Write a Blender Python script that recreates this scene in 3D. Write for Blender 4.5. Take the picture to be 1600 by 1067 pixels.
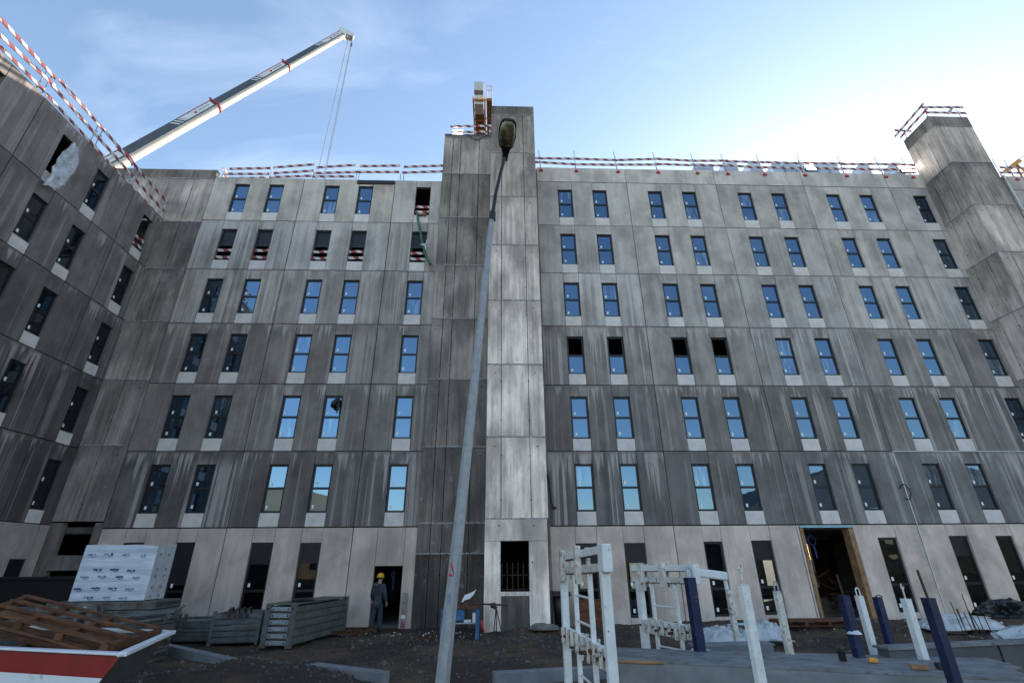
import bpy, bmesh, math, random
import numpy as np
from mathutils import Vector, Matrix, noise as mnoise

for o in list(bpy.data.objects): bpy.data.objects.remove(o)
S = bpy.context.scene
COL = S.collection
RAD = math.radians
random.seed(7)

# ------------------------------------------------------------------ camera
CAM_POS = Vector((0, 0, 2.04))
F_PX, YAW, PITCH, ROLL = 750.58, RAD(2.054), RAD(24.568), RAD(-0.4475)
fw = Vector((math.sin(YAW)*math.cos(PITCH), math.cos(YAW)*math.cos(PITCH), math.sin(PITCH)))
r0 = Vector((math.cos(YAW), -math.sin(YAW), 0)); u0 = r0.cross(fw)
RT = r0*math.cos(ROLL) + u0*math.sin(ROLL); UP = -r0*math.sin(ROLL) + u0*math.cos(ROLL)
cam_d = bpy.data.cameras.new('camera'); cam = bpy.data.objects.new('camera', cam_d); COL.objects.link(cam)
m = Matrix((RT, UP, -fw)).transposed().to_4x4(); m.translation = CAM_POS; cam.matrix_world = m
cam_d.sensor_width = 36; cam_d.lens = F_PX/1600*36; cam_d.clip_start = 0.05; cam_d.clip_end = 6000
S.camera = cam
S.render.resolution_x, S.render.resolution_y = 1024, 682

# ------------------------------------------------------------------ sky, sun, exposure
SUN_AZ, SUN_EL = RAD(40), RAD(17.5)          # azimuth from +Y towards +X
SKY_STRENGTH, SUN_STRENGTH, EXPOSURE = 0.10, 2.2, 1.95
W = bpy.data.worlds.new('World'); S.world = W; W.use_nodes = True
nt = W.node_tree; nt.nodes.clear()
out = nt.nodes.new('ShaderNodeOutputWorld'); bg = nt.nodes.new('ShaderNodeBackground')
sky = nt.nodes.new('ShaderNodeTexSky'); sky.sky_type = 'NISHITA'; sky.sun_disc = False
sky.sun_elevation = SUN_EL; sky.sun_rotation = SUN_AZ
sky.air_density = 1.0; sky.dust_density = 0.5; sky.ozone_density = 0.7; sky.altitude = 50
tc = nt.nodes.new('ShaderNodeTexCoord'); mp = nt.nodes.new('ShaderNodeMapping')
mp.inputs['Rotation'].default_value = (0, RAD(-20), RAD(35)); mp.inputs['Scale'].default_value = (1.1, 4.2, 3.0)
nz = nt.nodes.new('ShaderNodeTexNoise'); nz.inputs['Scale'].default_value = 1.5; nz.inputs['Detail'].default_value = 7
nz.inputs['Roughness'].default_value = 0.55; nz.inputs['Distortion'].default_value = 0.5
cr = nt.nodes.new('ShaderNodeValToRGB'); cr.color_ramp.elements[0].position = 0.53; cr.color_ramp.elements[1].position = 0.90
cr.color_ramp.elements[1].color = (0.13, 0.13, 0.13, 1)
mx = nt.nodes.new('ShaderNodeMix'); mx.data_type = 'RGBA'
mx.inputs['B'].default_value = (9.0, 9.6, 10.4, 1)
nt.links.new(tc.outputs['Generated'], mp.inputs[0]); nt.links.new(mp.outputs[0], nz.inputs['Vector'])
nt.links.new(nz.outputs['Fac'], cr.inputs[0]); nt.links.new(cr.outputs[0], mx.inputs['Factor'])
nt.links.new(sky.outputs[0], mx.inputs['A']); nt.links.new(mx.outputs['Result'], bg.inputs['Color'])
bg.inputs['Strength'].default_value = SKY_STRENGTH
nt.links.new(bg.outputs[0], out.inputs[0])
sun_d = bpy.data.lights.new('sun', 'SUN'); sun_d.energy = SUN_STRENGTH; sun_d.angle = RAD(0.5); sun_d.color = (1, 0.86, 0.70)
sun = bpy.data.objects.new('sun', sun_d); COL.objects.link(sun)
sd = Vector((math.sin(SUN_AZ)*math.cos(SUN_EL), math.cos(SUN_AZ)*math.cos(SUN_EL), math.sin(SUN_EL)))
sun.rotation_euler = sd.to_track_quat('Z', 'Y').to_euler(); sun.location = (30, 60, 60)
S.view_settings.view_transform = 'Standard'; S.view_settings.look = 'None'
S.view_settings.exposure = EXPOSURE; S.view_settings.gamma = 1
S.render.engine = 'CYCLES'

# ------------------------------------------------------------------ helpers
def at(px, py, x=None, y=None, z=None):
    """world point on the plane x=, y= or z= that was measured at photo pixel (px, py)"""
    d = fw + RT*((px-800)/F_PX) - UP*((py-533.5)/F_PX)
    if y is not None: t = (y-CAM_POS.y)/d.y
    elif x is not None: t = (x-CAM_POS.x)/d.x
    else: t = (z-CAM_POS.z)/d.z
    return CAM_POS + d*t

class MB:
    """collects simple solids and links them as ONE mesh object"""
    def __init__(s): s.v = []; s.f = []; s.m = []; s.sm = []
    def add(s, vs, fs, mi=0, smooth=False):
        n = len(s.v); s.v += [tuple(v) for v in vs]
        for f in fs: s.f.append(tuple(n+i for i in f)); s.m.append(mi); s.sm.append(smooth)
        return s
    def box(s, a, b, mi=0, M=None):
        x0, y0, z0 = a; x1, y1, z1 = b
        vs = [Vector(p) for p in ((x0,y0,z0),(x1,y0,z0),(x1,y1,z0),(x0,y1,z0),(x0,y0,z1),(x1,y0,z1),(x1,y1,z1),(x0,y1,z1))]
        if M is not None: vs = [M@v for v in vs]
        return s.add(vs, ((0,3,2,1),(4,5,6,7),(0,1,5,4),(1,2,6,5),(2,3,7,6),(3,0,4,7)), mi)
    def bar(s, p, q, w, h, mi=0, up=(0,0,1)):
        """rectangular bar from p to q; w across, h along up"""
        p, q = Vector(p), Vector(q); M = frame_of(p, q, up); L = (q-p).length
        return s.box((0,-w/2,-h/2), (L,w/2,h/2), mi, M)
    def tube(s, pts, rad, n=8, mi=0, caps=True, smooth=True):
        pts = [Vector(p) for p in pts]
        rads = rad if isinstance(rad, (list, tuple)) else [rad]*len(pts)
        vs = []; ref = None
        for i, p in enumerate(pts):
            t = (pts[min(i+1, len(pts)-1)]-pts[max(i-1, 0)]).normalized()
            if ref is None:
                ref = Vector((0,0,1)) if abs(t.z) < 0.9 else Vector((1,0,0))
            a = t.cross(ref).normalized(); b = a.cross(t).normalized(); ref = b
            for k in range(n):
                th = 2*math.pi*(k+0.5)/n
                vs.append(p + (a*math.cos(th)+b*math.sin(th))*rads[i])
        fs = []
        for i in range(len(pts)-1):
            for k in range(n):
                fs.append((i*n+k, i*n+(k+1)%n, (i+1)*n+(k+1)%n, (i+1)*n+k))
        s.add(vs, fs, mi, smooth)
        if caps:
            s.add(vs[:n], [tuple(range(n))[::-1]], mi); s.add(vs[-n:], [tuple(range(n))], mi)
        return s
    def prism(s, poly, y0, y1, mi=0, M=None):
        """polygon in xz extruded from y0 to y1"""
        n = len(poly)
        vs = [Vector((x, y0, z)) for x, z in poly] + [Vector((x, y1, z)) for x, z in poly]
        if M is not None: vs = [M@v for v in vs]
        fs = [tuple(range(n)), tuple(range(2*n-1, n-1, -1))] + [(i, i+n, (i+1)%n+n, (i+1)%n) for i in range(n)]
        return s.add(vs, fs, mi)
    def mesh(s, name, mats):
        me = bpy.data.meshes.new(name); me.from_pydata(s.v, [], s.f)
        for mt in (mats if isinstance(mats, (list, tuple)) else [mats]): me.materials.append(mt)
        me.polygons.foreach_set('material_index', s.m); me.polygons.foreach_set('use_smooth', s.sm)
        bm = bmesh.new(); bm.from_mesh(me); bmesh.ops.recalc_face_normals(bm, faces=bm.faces); bm.to_mesh(me); bm.free()
        me.update(); return me
    def build(s, name, mats, parent=None, M=None, bevel=0):
        return put(name, s.mesh(name, mats), parent, M, bevel)

def frame_of(p, q, up=(0,0,1)):
    p, q = Vector(p), Vector(q); x = (q-p).normalized(); u = Vector(up)
    if abs(x.dot(u)) > 0.98: u = Vector((0,1,0))
    y = u.cross(x).normalized(); z = x.cross(y)
    M = Matrix((x, y, z)).transposed().to_4x4(); M.translation = p; return M

def wm(o):
    M = o.matrix_basis.copy()
    if o.parent: M = wm(o.parent) @ o.matrix_parent_inverse @ M
    return M
def put(name, me, parent=None, M=None, bevel=0):
    o = bpy.data.objects.new(name, me); COL.objects.link(o)
    if M is not None: o.matrix_basis = M
    if parent is not None:
        o.parent = parent; o.matrix_parent_inverse = wm(parent).inverted()
    if bevel:
        b = o.modifiers.new('bevel', 'BEVEL'); b.width = bevel; b.segments = 2; b.limit_method = 'ANGLE'
    return o
def tag(o, label=None, cat=None, group=None, kind=None):
    if label: o['label'] = label
    if cat: o['category'] = cat
    if group: o['group'] = group
    if kind: o['kind'] = kind
    return o
def thing(name, loc, label, cat, group=None, rz=0):
    o = bpy.data.objects.new(name, None); COL.objects.link(o)
    o.location = loc; o.rotation_euler = (0, 0, rz); o.empty_display_size = 0.3
    o.matrix_basis = Matrix.Translation(Vector(loc)) @ Matrix.Rotation(rz, 4, 'Z')
    return tag(o, label, cat, group)
def T(x, y, z, rz=0): return Matrix.Translation((x, y, z)) @ Matrix.Rotation(rz, 4, 'Z')

# ------------------------------------------------------------------ materials
def new_mat(name):
    mt = bpy.data.materials.new(name); mt.use_nodes = True
    t = mt.node_tree; b = t.nodes['Principled BSDF']; return mt, t, b
def N(t, kind, **kw):
    n = t.nodes.new('ShaderNode'+kind)
    for k, v in kw.items(): setattr(n, k, v)
    return n
def math_(t, op, a, b=None, c=None, clamp=False):
    n = N(t, 'Math', operation=op, use_clamp=clamp)
    for i, v in enumerate((a, b, c)):
        if v is None: continue
        if isinstance(v, (int, float)): n.inputs[i].default_value = v
        else: t.links.new(v, n.inputs[i])
    return n.outputs[0]
def mixc(t, fac, a, b, blend='MIX'):
    n = N(t, 'Mix', data_type='RGBA', blend_type=blend)
    for k, v in (('Factor', fac), ('A', a), ('B', b)):
        if isinstance(v, (int, float)): n.inputs[k].default_value = v
        elif isinstance(v, tuple): n.inputs[k].default_value = (*v, 1) if len(v) == 3 else v
        else: t.links.new(v, n.inputs[k])
    return n.outputs['Result']
def noise_(t, vec, scale, detail=4, rough=0.55, w=None, dist=0):
    n = N(t, 'TexNoise', noise_dimensions='4D' if w is not None else '3D')
    n.inputs['Scale'].default_value = scale; n.inputs['Detail'].default_value = detail
    n.inputs['Roughness'].default_value = rough; n.inputs['Distortion'].default_value = dist
    t.links.new(vec, n.inputs['Vector'])
    if w is not None: t.links.new(w, n.inputs['W'])
    return n.outputs['Fac']
def scaled(t, vec, s):
    n = N(t, 'Mapping'); n.inputs['Scale'].default_value = s; t.links.new(vec, n.inputs['Vector']); return n.outputs[0]
def ramp(t, fac, p0, p1, lo=0.0, hi=1.0):
    n = N(t, 'MapRange', interpolation_type='SMOOTHSTEP')
    t.links.new(fac, n.inputs[0]); n.inputs[1].default_value = p0; n.inputs[2].default_value = p1
    n.inputs[3].default_value = lo; n.inputs[4].default_value = hi; return n.outputs[0]
def bump(t, b, h, strength=0.3, dist=0.01):
    n = N(t, 'Bump'); n.inputs['Strength'].default_value = strength; n.inputs['Distance'].default_value = dist
    t.links.new(h, n.inputs['Height']); t.links.new(n.outputs[0], b.inputs['Normal'])

def simple(name, col, rough=0.6, metal=0.0, var=0.25, scale=6.0, dirt=None, dirt_amt=0.45, bumps=0.15, spec=0.4):
    """one colour with mottling and, optionally, dirt or rust patches"""
    mt, t, b = new_mat(name)
    oc = N(t, 'TexCoord').outputs['Object']
    rnd = math_(t, 'MULTIPLY', N(t, 'ObjectInfo').outputs['Random'], 40)
    n1 = noise_(t, oc, scale, 6, 0.6, rnd)
    c = mixc(t, ramp(t, n1, 0.3, 0.7), tuple(x*(1-var) for x in col), tuple(min(1, x*(1+var)) for x in col))
    if dirt:
        n2 = noise_(t, oc, scale*2.3, 8, 0.7, rnd)
        c = mixc(t, ramp(t, n2, 0.62-dirt_amt*0.3, 0.72-dirt_amt*0.25), c, dirt)
    t.links.new(c, b.inputs['Base Color'])
    b.inputs['Roughness'].default_value = rough; b.inputs['Metallic'].default_value = metal
    b.inputs['Specular IOR Level'].default_value = spec
    if bumps: bump(t, b, noise_(t, oc, scale*6, 5, 0.6), bumps, 0.006)
    return mt

def panel_material(name, light, tone_gain=1.0, cool=(1.10, 0.985, 0.925), warm_=(1.17, 0.985, 0.83)):
    """precast concrete: object colour R = tone, G = how far pale drips run, B = warmth"""
    mt, t, b = new_mat(name)
    oc = N(t, 'TexCoord').outputs['Object']; oi = N(t, 'ObjectInfo')
    sep = N(t, 'SeparateColor'); t.links.new(oi.outputs['Color'], sep.inputs[0])
    tone, drip, warm = sep.outputs[0], sep.outputs[1], sep.outputs[2]
    W_ = math_(t, 'MULTIPLY', oi.outputs['Random'], 90)
    z = N(t, 'SeparateXYZ'); t.links.new(oc, z.inputs[0]); Z = z.outputs['Z']
    depth = math_(t, 'SUBTRACT', 2.88, Z)
    base = mixc(t, warm, cool, warm_)
    # broad bands and fine vertical grain
    wide = noise_(t, scaled(t, oc, (3.1, 1, 0.09)), 1.0, 4, 0.6, W_)
    fine = noise_(t, scaled(t, oc, (13, 1, 0.25)), 1.0, 4, 0.6, W_)
    blot = noise_(t, scaled(t, oc, (1, 1, 0.7)), 0.95, 8, 0.62, W_, 0.3)
    spk = noise_(t, oc, 42, 3, 0.7, W_)
    v = math_(t, 'ADD', 1.0, math_(t, 'MULTIPLY', math_(t, 'SUBTRACT', ramp(t, wide, 0.32, 0.68), 0.52), math_(t, 'MULTIPLY_ADD', drip, 0.42, 0.12)))
    v = math_(t, 'MULTIPLY', v, math_(t, 'MULTIPLY_ADD', ramp(t, fine, 0.3, 0.72), 0.10, 0.95))
    v = math_(t, 'MULTIPLY', v, math_(t, 'MULTIPLY_ADD', ramp(t, blot, 0.34, 0.66), 0.46, 0.77))
    v = math_(t, 'MULTIPLY', v, math_(t, 'MULTIPLY_ADD', spk, 0.24, 0.88))
    tn = math_(t, 'MULTIPLY', math_(t, 'MULTIPLY', tone, v), tone_gain)
    cn = N(t, 'CombineColor'); [t.links.new(tn, cn.inputs[i]) for i in range(3)]
    c = mixc(t, 1.0, cn.outputs[0], base, 'MULTIPLY')
    # pale lime drips running down from the joint above
    d1 = noise_(t, scaled(t, oc, (1.9, 0, 0.02)), 1.0, 2, 0.5, W_)
    d2 = noise_(t, scaled(t, oc, (7.0, 0, 0.05)), 1.0, 5, 0.7, W_)
    dd = math_(t, 'MULTIPLY', ramp(t, d1, 0.40, 0.66, 0.03, 1.0), ramp(t, d2, 0.36, 0.74))
    reach = math_(t, 'MULTIPLY', math_(t, 'MULTIPLY', dd, drip), 5.0)
    edge = math_(t, 'SUBTRACT', reach, depth)
    mask = ramp(t, edge, -0.03, 0.35)
    skip = ramp(t, noise_(t, scaled(t, oc, (9, 1, 1.4)), 1.0, 4, 0.6, W_), 0.28, 0.55)
    mask = math_(t, 'MULTIPLY', mask, math_(t, 'MULTIPLY_ADD', skip, 0.6, 0.35))
    mask = math_(t, 'MULTIPLY', mask, math_(t, 'MULTIPLY_ADD', ramp(t, depth, 0.0, 0.16), 0.7, 0.3))
    c = mixc(t, math_(t, 'MULTIPLY', mask, 0.58), c, light)
    # long pale run-down streaks that reach the foot of the panel
    W2 = math_(t, 'ADD', W_, 7.3)
    ls = noise_(t, scaled(t, oc, (3.4, 0, 0.035)), 1.0, 3, 0.6, W2)
    l2 = noise_(t, scaled(t, oc, (13.0, 0, 0.05)), 1.0, 3, 0.6, W2)
    st_ = math_(t, 'ADD', ls, math_(t, 'MULTIPLY', math_(t, 'SUBTRACT', l2, 0.5), 0.55))
    fade = ramp(t, math_(t, 'ADD', depth, math_(t, 'MULTIPLY', l2, -0.9)), -0.45, 0.25)
    lsm = math_(t, 'MULTIPLY', math_(t, 'MULTIPLY', ramp(t, st_, 0.545, 0.605), fade), math_(t, 'MULTIPLY_ADD', skip, 0.5, 0.5))
    c = mixc(t, math_(t, 'MULTIPLY', lsm, math_(t, 'MULTIPLY', drip, 0.80, clamp=True)), c, light)
    # dark run-off from the windows and joints
    dk = noise_(t, scaled(t, oc, (11, 1, 0.22)), 1.0, 4, 0.6, math_(t, 'ADD', W_, 3.1))
    c = mixc(t, math_(t, 'MULTIPLY', ramp(t, dk, 0.58, 0.72), math_(t, 'MULTIPLY_ADD', drip, 0.22, 0.04)), c, (0.05, 0.047, 0.044))
    t.links.new(c, b.inputs['Base Color']); b.inputs['Roughness'].default_value = 0.82
    b.inputs['Specular IOR Level'].default_value = 0.25
    bump(t, b, math_(t, 'ADD', math_(t, 'MULTIPLY', fine, 0.6), spk), 0.25, 0.006)
    return mt

def insitu_material(name):
    """board-cast concrete of the towers: object colour R = tone, G = stain"""
    mt, t, b = new_mat(name)
    oc = N(t, 'TexCoord').outputs['Object']; oi = N(t, 'ObjectInfo')
    sep = N(t, 'SeparateColor'); t.links.new(oi.outputs['Color'], sep.inputs[0])
    W_ = math_(t, 'MULTIPLY', oi.outputs['Random'], 90)
    z = N(t, 'SeparateXYZ'); t.links.new(oc, z.inputs[0])
    blot = noise_(t, scaled(t, oc, (1.7, 1.7, 0.55)), 1.0, 9, 0.72, W_, 0.1)
    big = noise_(t, scaled(t, oc, (0.9, 0.9, 0.35)), 1.0, 3, 0.5, W_)
    st = noise_(t, scaled(t, oc, (8, 8, 0.22)), 1.0, 5, 0.65, W_)
    cl = noise_(t, scaled(t, oc, (2.0, 2.0, 1.6)), 1.0, 7, 0.72, W_, 0.4)
    spk = noise_(t, oc, 36, 3, 0.7, W_)
    v = math_(t, 'MULTIPLY_ADD', ramp(t, blot, 0.34, 0.66), 0.50, 0.72)
    v = math_(t, 'MULTIPLY', v, math_(t, 'MULTIPLY_ADD', ramp(t, big, 0.38, 0.62), 0.5, 0.75))
    v = math_(t, 'MULTIPLY', v, math_(t, 'MULTIPLY_ADD', ramp(t, st, 0.32, 0.7), 0.52, 0.74))
    v = math_(t, 'MULTIPLY', v, math_(t, 'MULTIPLY_ADD', spk, 0.26, 0.87))
    tn = math_(t, 'MULTIPLY', sep.outputs[0], v)
    cn = N(t, 'CombineColor'); [t.links.new(tn, cn.inputs[i]) for i in range(3)]
    c = mixc(t, 1.0, cn.outputs[0], (1.17, 0.965, 0.83), 'MULTIPLY')
    top = ramp(t, z.outputs['Z'], 1.9, 2.9)                     # damp running over from the pour above
    dm = math_(t, 'MULTIPLY', ramp(t, math_(t, 'ADD', st, math_(t, 'MULTIPLY', top, 0.16)), 0.56, 0.75), sep.outputs[1])
    c = mixc(t, math_(t, 'MULTIPLY', dm, 0.75), c, (0.035, 0.035, 0.034))
    c = mixc(t, math_(t, 'MULTIPLY', ramp(t, cl, 0.58, 0.66), 0.36), c, (0.46, 0.44, 0.42))
    t.links.new(c, b.inputs['Base Color']); b.inputs['Roughness'].default_value = 0.8
    b.inputs['Specular IOR Level'].default_value = 0.25
    bump(t, b, math_(t, 'ADD', spk, math_(t, 'MULTIPLY', blot, 1.5)), 0.3, 0.008)
    return mt

M = {}
M['panel'] = panel_material('precast_concrete', (0.60, 0.52, 0.48), 1.45)
M['apron'] = simple('smooth_concrete', (0.68, 0.61, 0.57), 0.8, var=0.10, scale=2.2, dirt=(0.46,0.42,0.39), dirt_amt=0.1)
M['beige'] = panel_material('beige_concrete', (0.52, 0.46, 0.42), 1.0, (1.15,0.97,0.87), (1.22,0.97,0.82))
M['insitu'] = insitu_material('cast_concrete')
M['ledge'] = simple('ledge_mortar', (0.42,0.41,0.40), 0.85, var=0.4, scale=9, dirt=(0.1,0.1,0.1), dirt_amt=0.5)
M['dark_void'] = simple('dark_concrete', (0.035,0.034,0.033), 0.9, var=0.3, scale=2)
M['hole'] = simple('tie_hole', (0.012,0.012,0.012), 0.95, var=0.1)
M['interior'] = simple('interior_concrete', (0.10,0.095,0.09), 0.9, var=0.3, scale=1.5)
M['frame'] = simple('black_frame', (0.012,0.013,0.015), 0.45, var=0.1, bumps=0)
M['black_panel'] = simple('black_panel', (0.008,0.008,0.010), 0.5, var=0.1, bumps=0)
M['sticker'] = simple('label_paper', (0.80,0.84,0.84), 0.7, var=0.08)
M['steel'] = simple('galvanised', (0.33,0.35,0.38), 0.5, 0.35, var=0.2, scale=9, dirt=(0.18,0.19,0.2), dirt_amt=0.3)
M['pole'] = simple('galvanised_pole', (0.30,0.31,0.33), 0.55, 0.2, var=0.14, scale=14, bumps=0.1)
M['old_steel'] = simple('weathered_steel', (0.125,0.125,0.115), 0.6, 0.2, var=0.28, scale=4, dirt=(0.06,0.055,0.045), dirt_amt=0.25)
M['rust'] = simple('rust', (0.10,0.045,0.022), 0.85, var=0.5, scale=14)
M['rebar'] = simple('rusty_bar', (0.055,0.035,0.025), 0.8, var=0.4, scale=14)
M['white_paint'] = simple('chipped_white_paint', (0.72,0.72,0.71), 0.5, var=0.10, scale=11, dirt=(0.17,0.09,0.05), dirt_amt=0.12)
M['white_rusty'] = simple('rusting_white_paint', (0.62,0.58,0.52), 0.6, var=0.2, scale=8, dirt=(0.15,0.075,0.04), dirt_amt=0.34)
M['navy'] = simple('navy_paint', (0.007,0.016,0.058), 0.55, var=0.3, scale=6, dirt=(0.09,0.09,0.13), dirt_amt=0.15)
M['timber'] = simple('sawn_timber', (0.30,0.17,0.085), 0.8, var=0.35, scale=5)
M['old_timber'] = simple('brown_timber', (0.125,0.048,0.020), 0.8, var=0.45, scale=5, dirt=(0.05,0.03,0.02), dirt_amt=0.3)
M['grey_timber'] = simple('grey_timber', (0.16,0.14,0.125), 0.85, var=0.35, scale=6)
M['foam_blue'] = simple('foam_strip', (0.30,0.48,0.54), 0.8, var=0.1)
M['slab'] = simple('slab_concrete', (0.20,0.205,0.215), 0.8, var=0.2, scale=2.6, dirt=(0.17,0.18,0.19), dirt_amt=0.35, bumps=0.4)
M['slab_top'] = simple('slab_top', (0.17,0.175,0.185), 0.55, var=0.3, scale=3.5, dirt=(0.07,0.07,0.072), dirt_amt=0.3)
M['dark_slab'] = simple('dark_slab', (0.085,0.088,0.094), 0.75, var=0.2, scale=2)
M['skip_white'] = simple('skip_white', (0.72,0.74,0.78), 0.4, var=0.05, scale=3, dirt=(0.35,0.33,0.3), dirt_amt=0.1)
M['skip_red'] = simple('skip_red', (0.24,0.008,0.010), 0.4, var=0.15, scale=3, dirt=(0.1,0.01,0.01), dirt_amt=0.15)
M['skip_grey'] = simple('skip_grey', (0.10,0.095,0.09), 0.6, var=0.3, scale=4)
def wrap_material():
    mt, t, b = new_mat('wrap_film'); oc = N(t, 'TexCoord').outputs['Object']
    rnd = math_(t, 'MULTIPLY', N(t, 'ObjectInfo').outputs['Random'], 20)
    band = noise_(t, scaled(t, oc, (0.25, 0.25, 5.0)), 1.0, 4, 0.6, rnd); cr_ = noise_(t, scaled(t, oc, (1.2, 1.2, 9.0)), 1.6, 5, 0.65, rnd, 0.8)
    c = mixc(t, ramp(t, band, 0.36, 0.64), (0.44,0.50,0.61), (0.68,0.74,0.82)); c = mixc(t, ramp(t, cr_, 0.60, 0.72, 0, 0.45), c, (0.80,0.84,0.90))
    t.links.new(c, b.inputs['Base Color']); b.inputs['Roughness'].default_value = 0.25; b.inputs['Specular IOR Level'].default_value = 0.6
    bump(t, b, math_(t, 'ADD', cr_, band), 0.6, 0.02); return mt
M['wrap'] = wrap_material()
M['wrap_side'] = simple('wrap_film_side', (0.46,0.48,0.50), 0.35, var=0.14, scale=5, bumps=0.3)
M['ink'] = simple('blue_ink', (0.04,0.055,0.20), 0.5, var=0.2)
M['pale_ink'] = simple('pale_blue_ink', (0.22,0.26,0.40), 0.5, var=0.2)
M['plastic'] = simple('white_sheeting', (0.62,0.64,0.66), 0.35, var=0.12, scale=4, bumps=0.5, spec=0.6)
M['sheet_plastic'] = simple('grey_sheeting', (0.44,0.45,0.46), 0.3, var=0.25, scale=5, dirt=(0.25,0.24,0.23), dirt_amt=0.2, bumps=0.9, spec=0.7)
M['black_plastic'] = simple('black_sheeting', (0.010,0.011,0.013), 0.35, var=0.2, bumps=0.3)
M['green_hose'] = simple('green_hose', (0.035,0.13,0.085), 0.5, var=0.15)
M['blue_paint'] = simple('blue_paint', (0.035,0.13,0.28), 0.55, var=0.3, scale=8, dirt=(0.03,0.04,0.06), dirt_amt=0.35)
M['blue_cable'] = simple('blue_cable', (0.012,0.025,0.12), 0.5, var=0.1)
M['cable'] = simple('black_cable', (0.012,0.012,0.012), 0.5, var=0.1)
M['yellow'] = simple('crane_yellow', (0.62,0.30,0.055), 0.5, var=0.15, scale=5, dirt=(0.22,0.10,0.03), dirt_amt=0.3)
M['crane_dark'] = simple('crane_deck_tan', (0.20,0.13,0.07), 0.6, var=0.25, scale=5)  # darker tan for the deck and walkway
M['ballast'] = simple('ballast_concrete', (0.55,0.54,0.51), 0.8, var=0.1)
M['boom_grey'] = simple('boom_grey', (0.085,0.095,0.11), 0.4, var=0.08, scale=1.5, bumps=0)
M['boom_white'] = simple('boom_white', (0.62,0.57,0.53), 0.45, var=0.10, scale=0.8, bumps=0)  # white belly, sunlight on the underside partly put into its colour
M['sign_white'] = simple('sign_white', (0.75,0.76,0.78), 0.45, var=0.03, bumps=0)
M['crane_red'] = simple('crane_red', (0.50,0.025,0.03), 0.45, var=0.1, bumps=0)
M['lamp_black'] = simple('lamp_black', (0.010,0.010,0.012), 0.45, var=0.1)
M['worn_board'] = simple('worn_board', (0.30,0.25,0.24), 0.8, var=0.3, scale=6, dirt=(0.42,0.38,0.36), dirt_amt=0.3)
M['worn_red'] = simple('worn_red', (0.26,0.10,0.10), 0.8, var=0.3, scale=9)
M['orange_red'] = simple('sticker_red', (0.62,0.045,0.02), 0.5, var=0.1)
M['deep_red'] = simple('sticker_dark_red', (0.30,0.012,0.012), 0.5, var=0.1)
M['skin'] = simple('skin', (0.42,0.22,0.15), 0.6, var=0.1, bumps=0)
M['hair'] = simple('hair', (0.02,0.015,0.012), 0.8, var=0.2)
M['navy_cloth'] = simple('navy_workwear', (0.035,0.042,0.060), 0.85, var=0.35, scale=5, dirt=(0.10,0.105,0.12), dirt_amt=0.25, bumps=0.5)
M['boot'] = simple('boot_leather', (0.012,0.011,0.010), 0.6, var=0.2)
M['helmet'] = simple('helmet_yellow', (0.72,0.36,0.02), 0.35, var=0.06, bumps=0)
M['mortar_white'] = simple('white_filler', (0.70,0.70,0.68), 0.8, var=0.1)
M['cream_wall'] = simple('cream_render', (0.34,0.28,0.20), 0.85, var=0.1, scale=0.5)
M['grey_wall'] = simple('grey_cladding', (0.045,0.05,0.055), 0.8, var=0.15, scale=0.6)

def barrier_material():
    mt, t, b = new_mat('red_white_board')
    oc = N(t, 'TexCoord').outputs['Object']; s = N(t, 'SeparateXYZ'); t.links.new(oc, s.inputs[0])
    rnd = N(t, 'ObjectInfo').outputs['Random']
    x = math_(t, 'ADD', math_(t, 'MULTIPLY_ADD', rnd, 3.0, s.outputs['X']), math_(t, 'MULTIPLY', s.outputs['Z'], 0.9))
    fr = math_(t, 'FRACT', math_(t, 'DIVIDE', x, 0.52))
    n = noise_(t, oc, 9, 6, 0.65)
    stripe = math_(t, 'GREATER_THAN', fr, 0.5)
    c = mixc(t, stripe, (0.60,0.56,0.52), (0.27,0.022,0.022))
    c = mixc(t, ramp(t, n, 0.56, 0.70, 0, 0.55), c, (0.20,0.16,0.13))
    t.links.new(c, b.inputs['Base Color']); b.inputs['Roughness'].default_value = 0.6; return mt
M['barrier'] = barrier_material()

def glass_material(name, fac, tint, body, clear=0.0):
    """coated double glazing: a mirror share over a dark body, partly clear where one can look in"""
    mt, t, b = new_mat(name); t.nodes.remove(b)
    o = t.nodes['Material Output']
    g = N(t, 'BsdfGlossy'); g.inputs['Color'].default_value = (*tint, 1); g.inputs['Roughness'].default_value = 0.01
    d = N(t, 'BsdfDiffuse'); d.inputs['Color'].default_value = (*body, 1)
    tr = N(t, 'BsdfTransparent'); tr.inputs['Color'].default_value = (0.75,0.8,0.8,1)
    m0 = N(t, 'MixShader'); m0.inputs[0].default_value = clear
    t.links.new(d.outputs[0], m0.inputs[1]); t.links.new(tr.outputs[0], m0.inputs[2])
    fr = N(t, 'Fresnel'); fr.inputs['IOR'].default_value = 1.5 if clear < .5 else 1.22
    f = math_(t, 'ADD', fr.outputs[0], fac, clamp=True)
    oc = N(t, 'TexCoord').outputs['Object']
    rnd = math_(t, 'MULTIPLY', N(t, 'ObjectInfo').outputs['Random'], 30)
    nz_ = noise_(t, oc, 1.4, 2, 0.5, rnd)
    bp = N(t, 'Bump'); bp.inputs['Strength'].default_value = 0.06; bp.inputs['Distance'].default_value = 0.02
    t.links.new(nz_, bp.inputs['Height']); t.links.new(bp.outputs[0], g.inputs['Normal'])
    m1 = N(t, 'MixShader'); t.links.new(f, m1.inputs[0]); t.links.new(m0.outputs[0], m1.inputs[1]); t.links.new(g.outputs[0], m1.inputs[2])
    t.links.new(m1.outputs[0], o.inputs[0]); return mt
M['glass'] = glass_material('coated_glass', 0.20, (0.43,0.69,1.0), (0.012,0.016,0.022))
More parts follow.
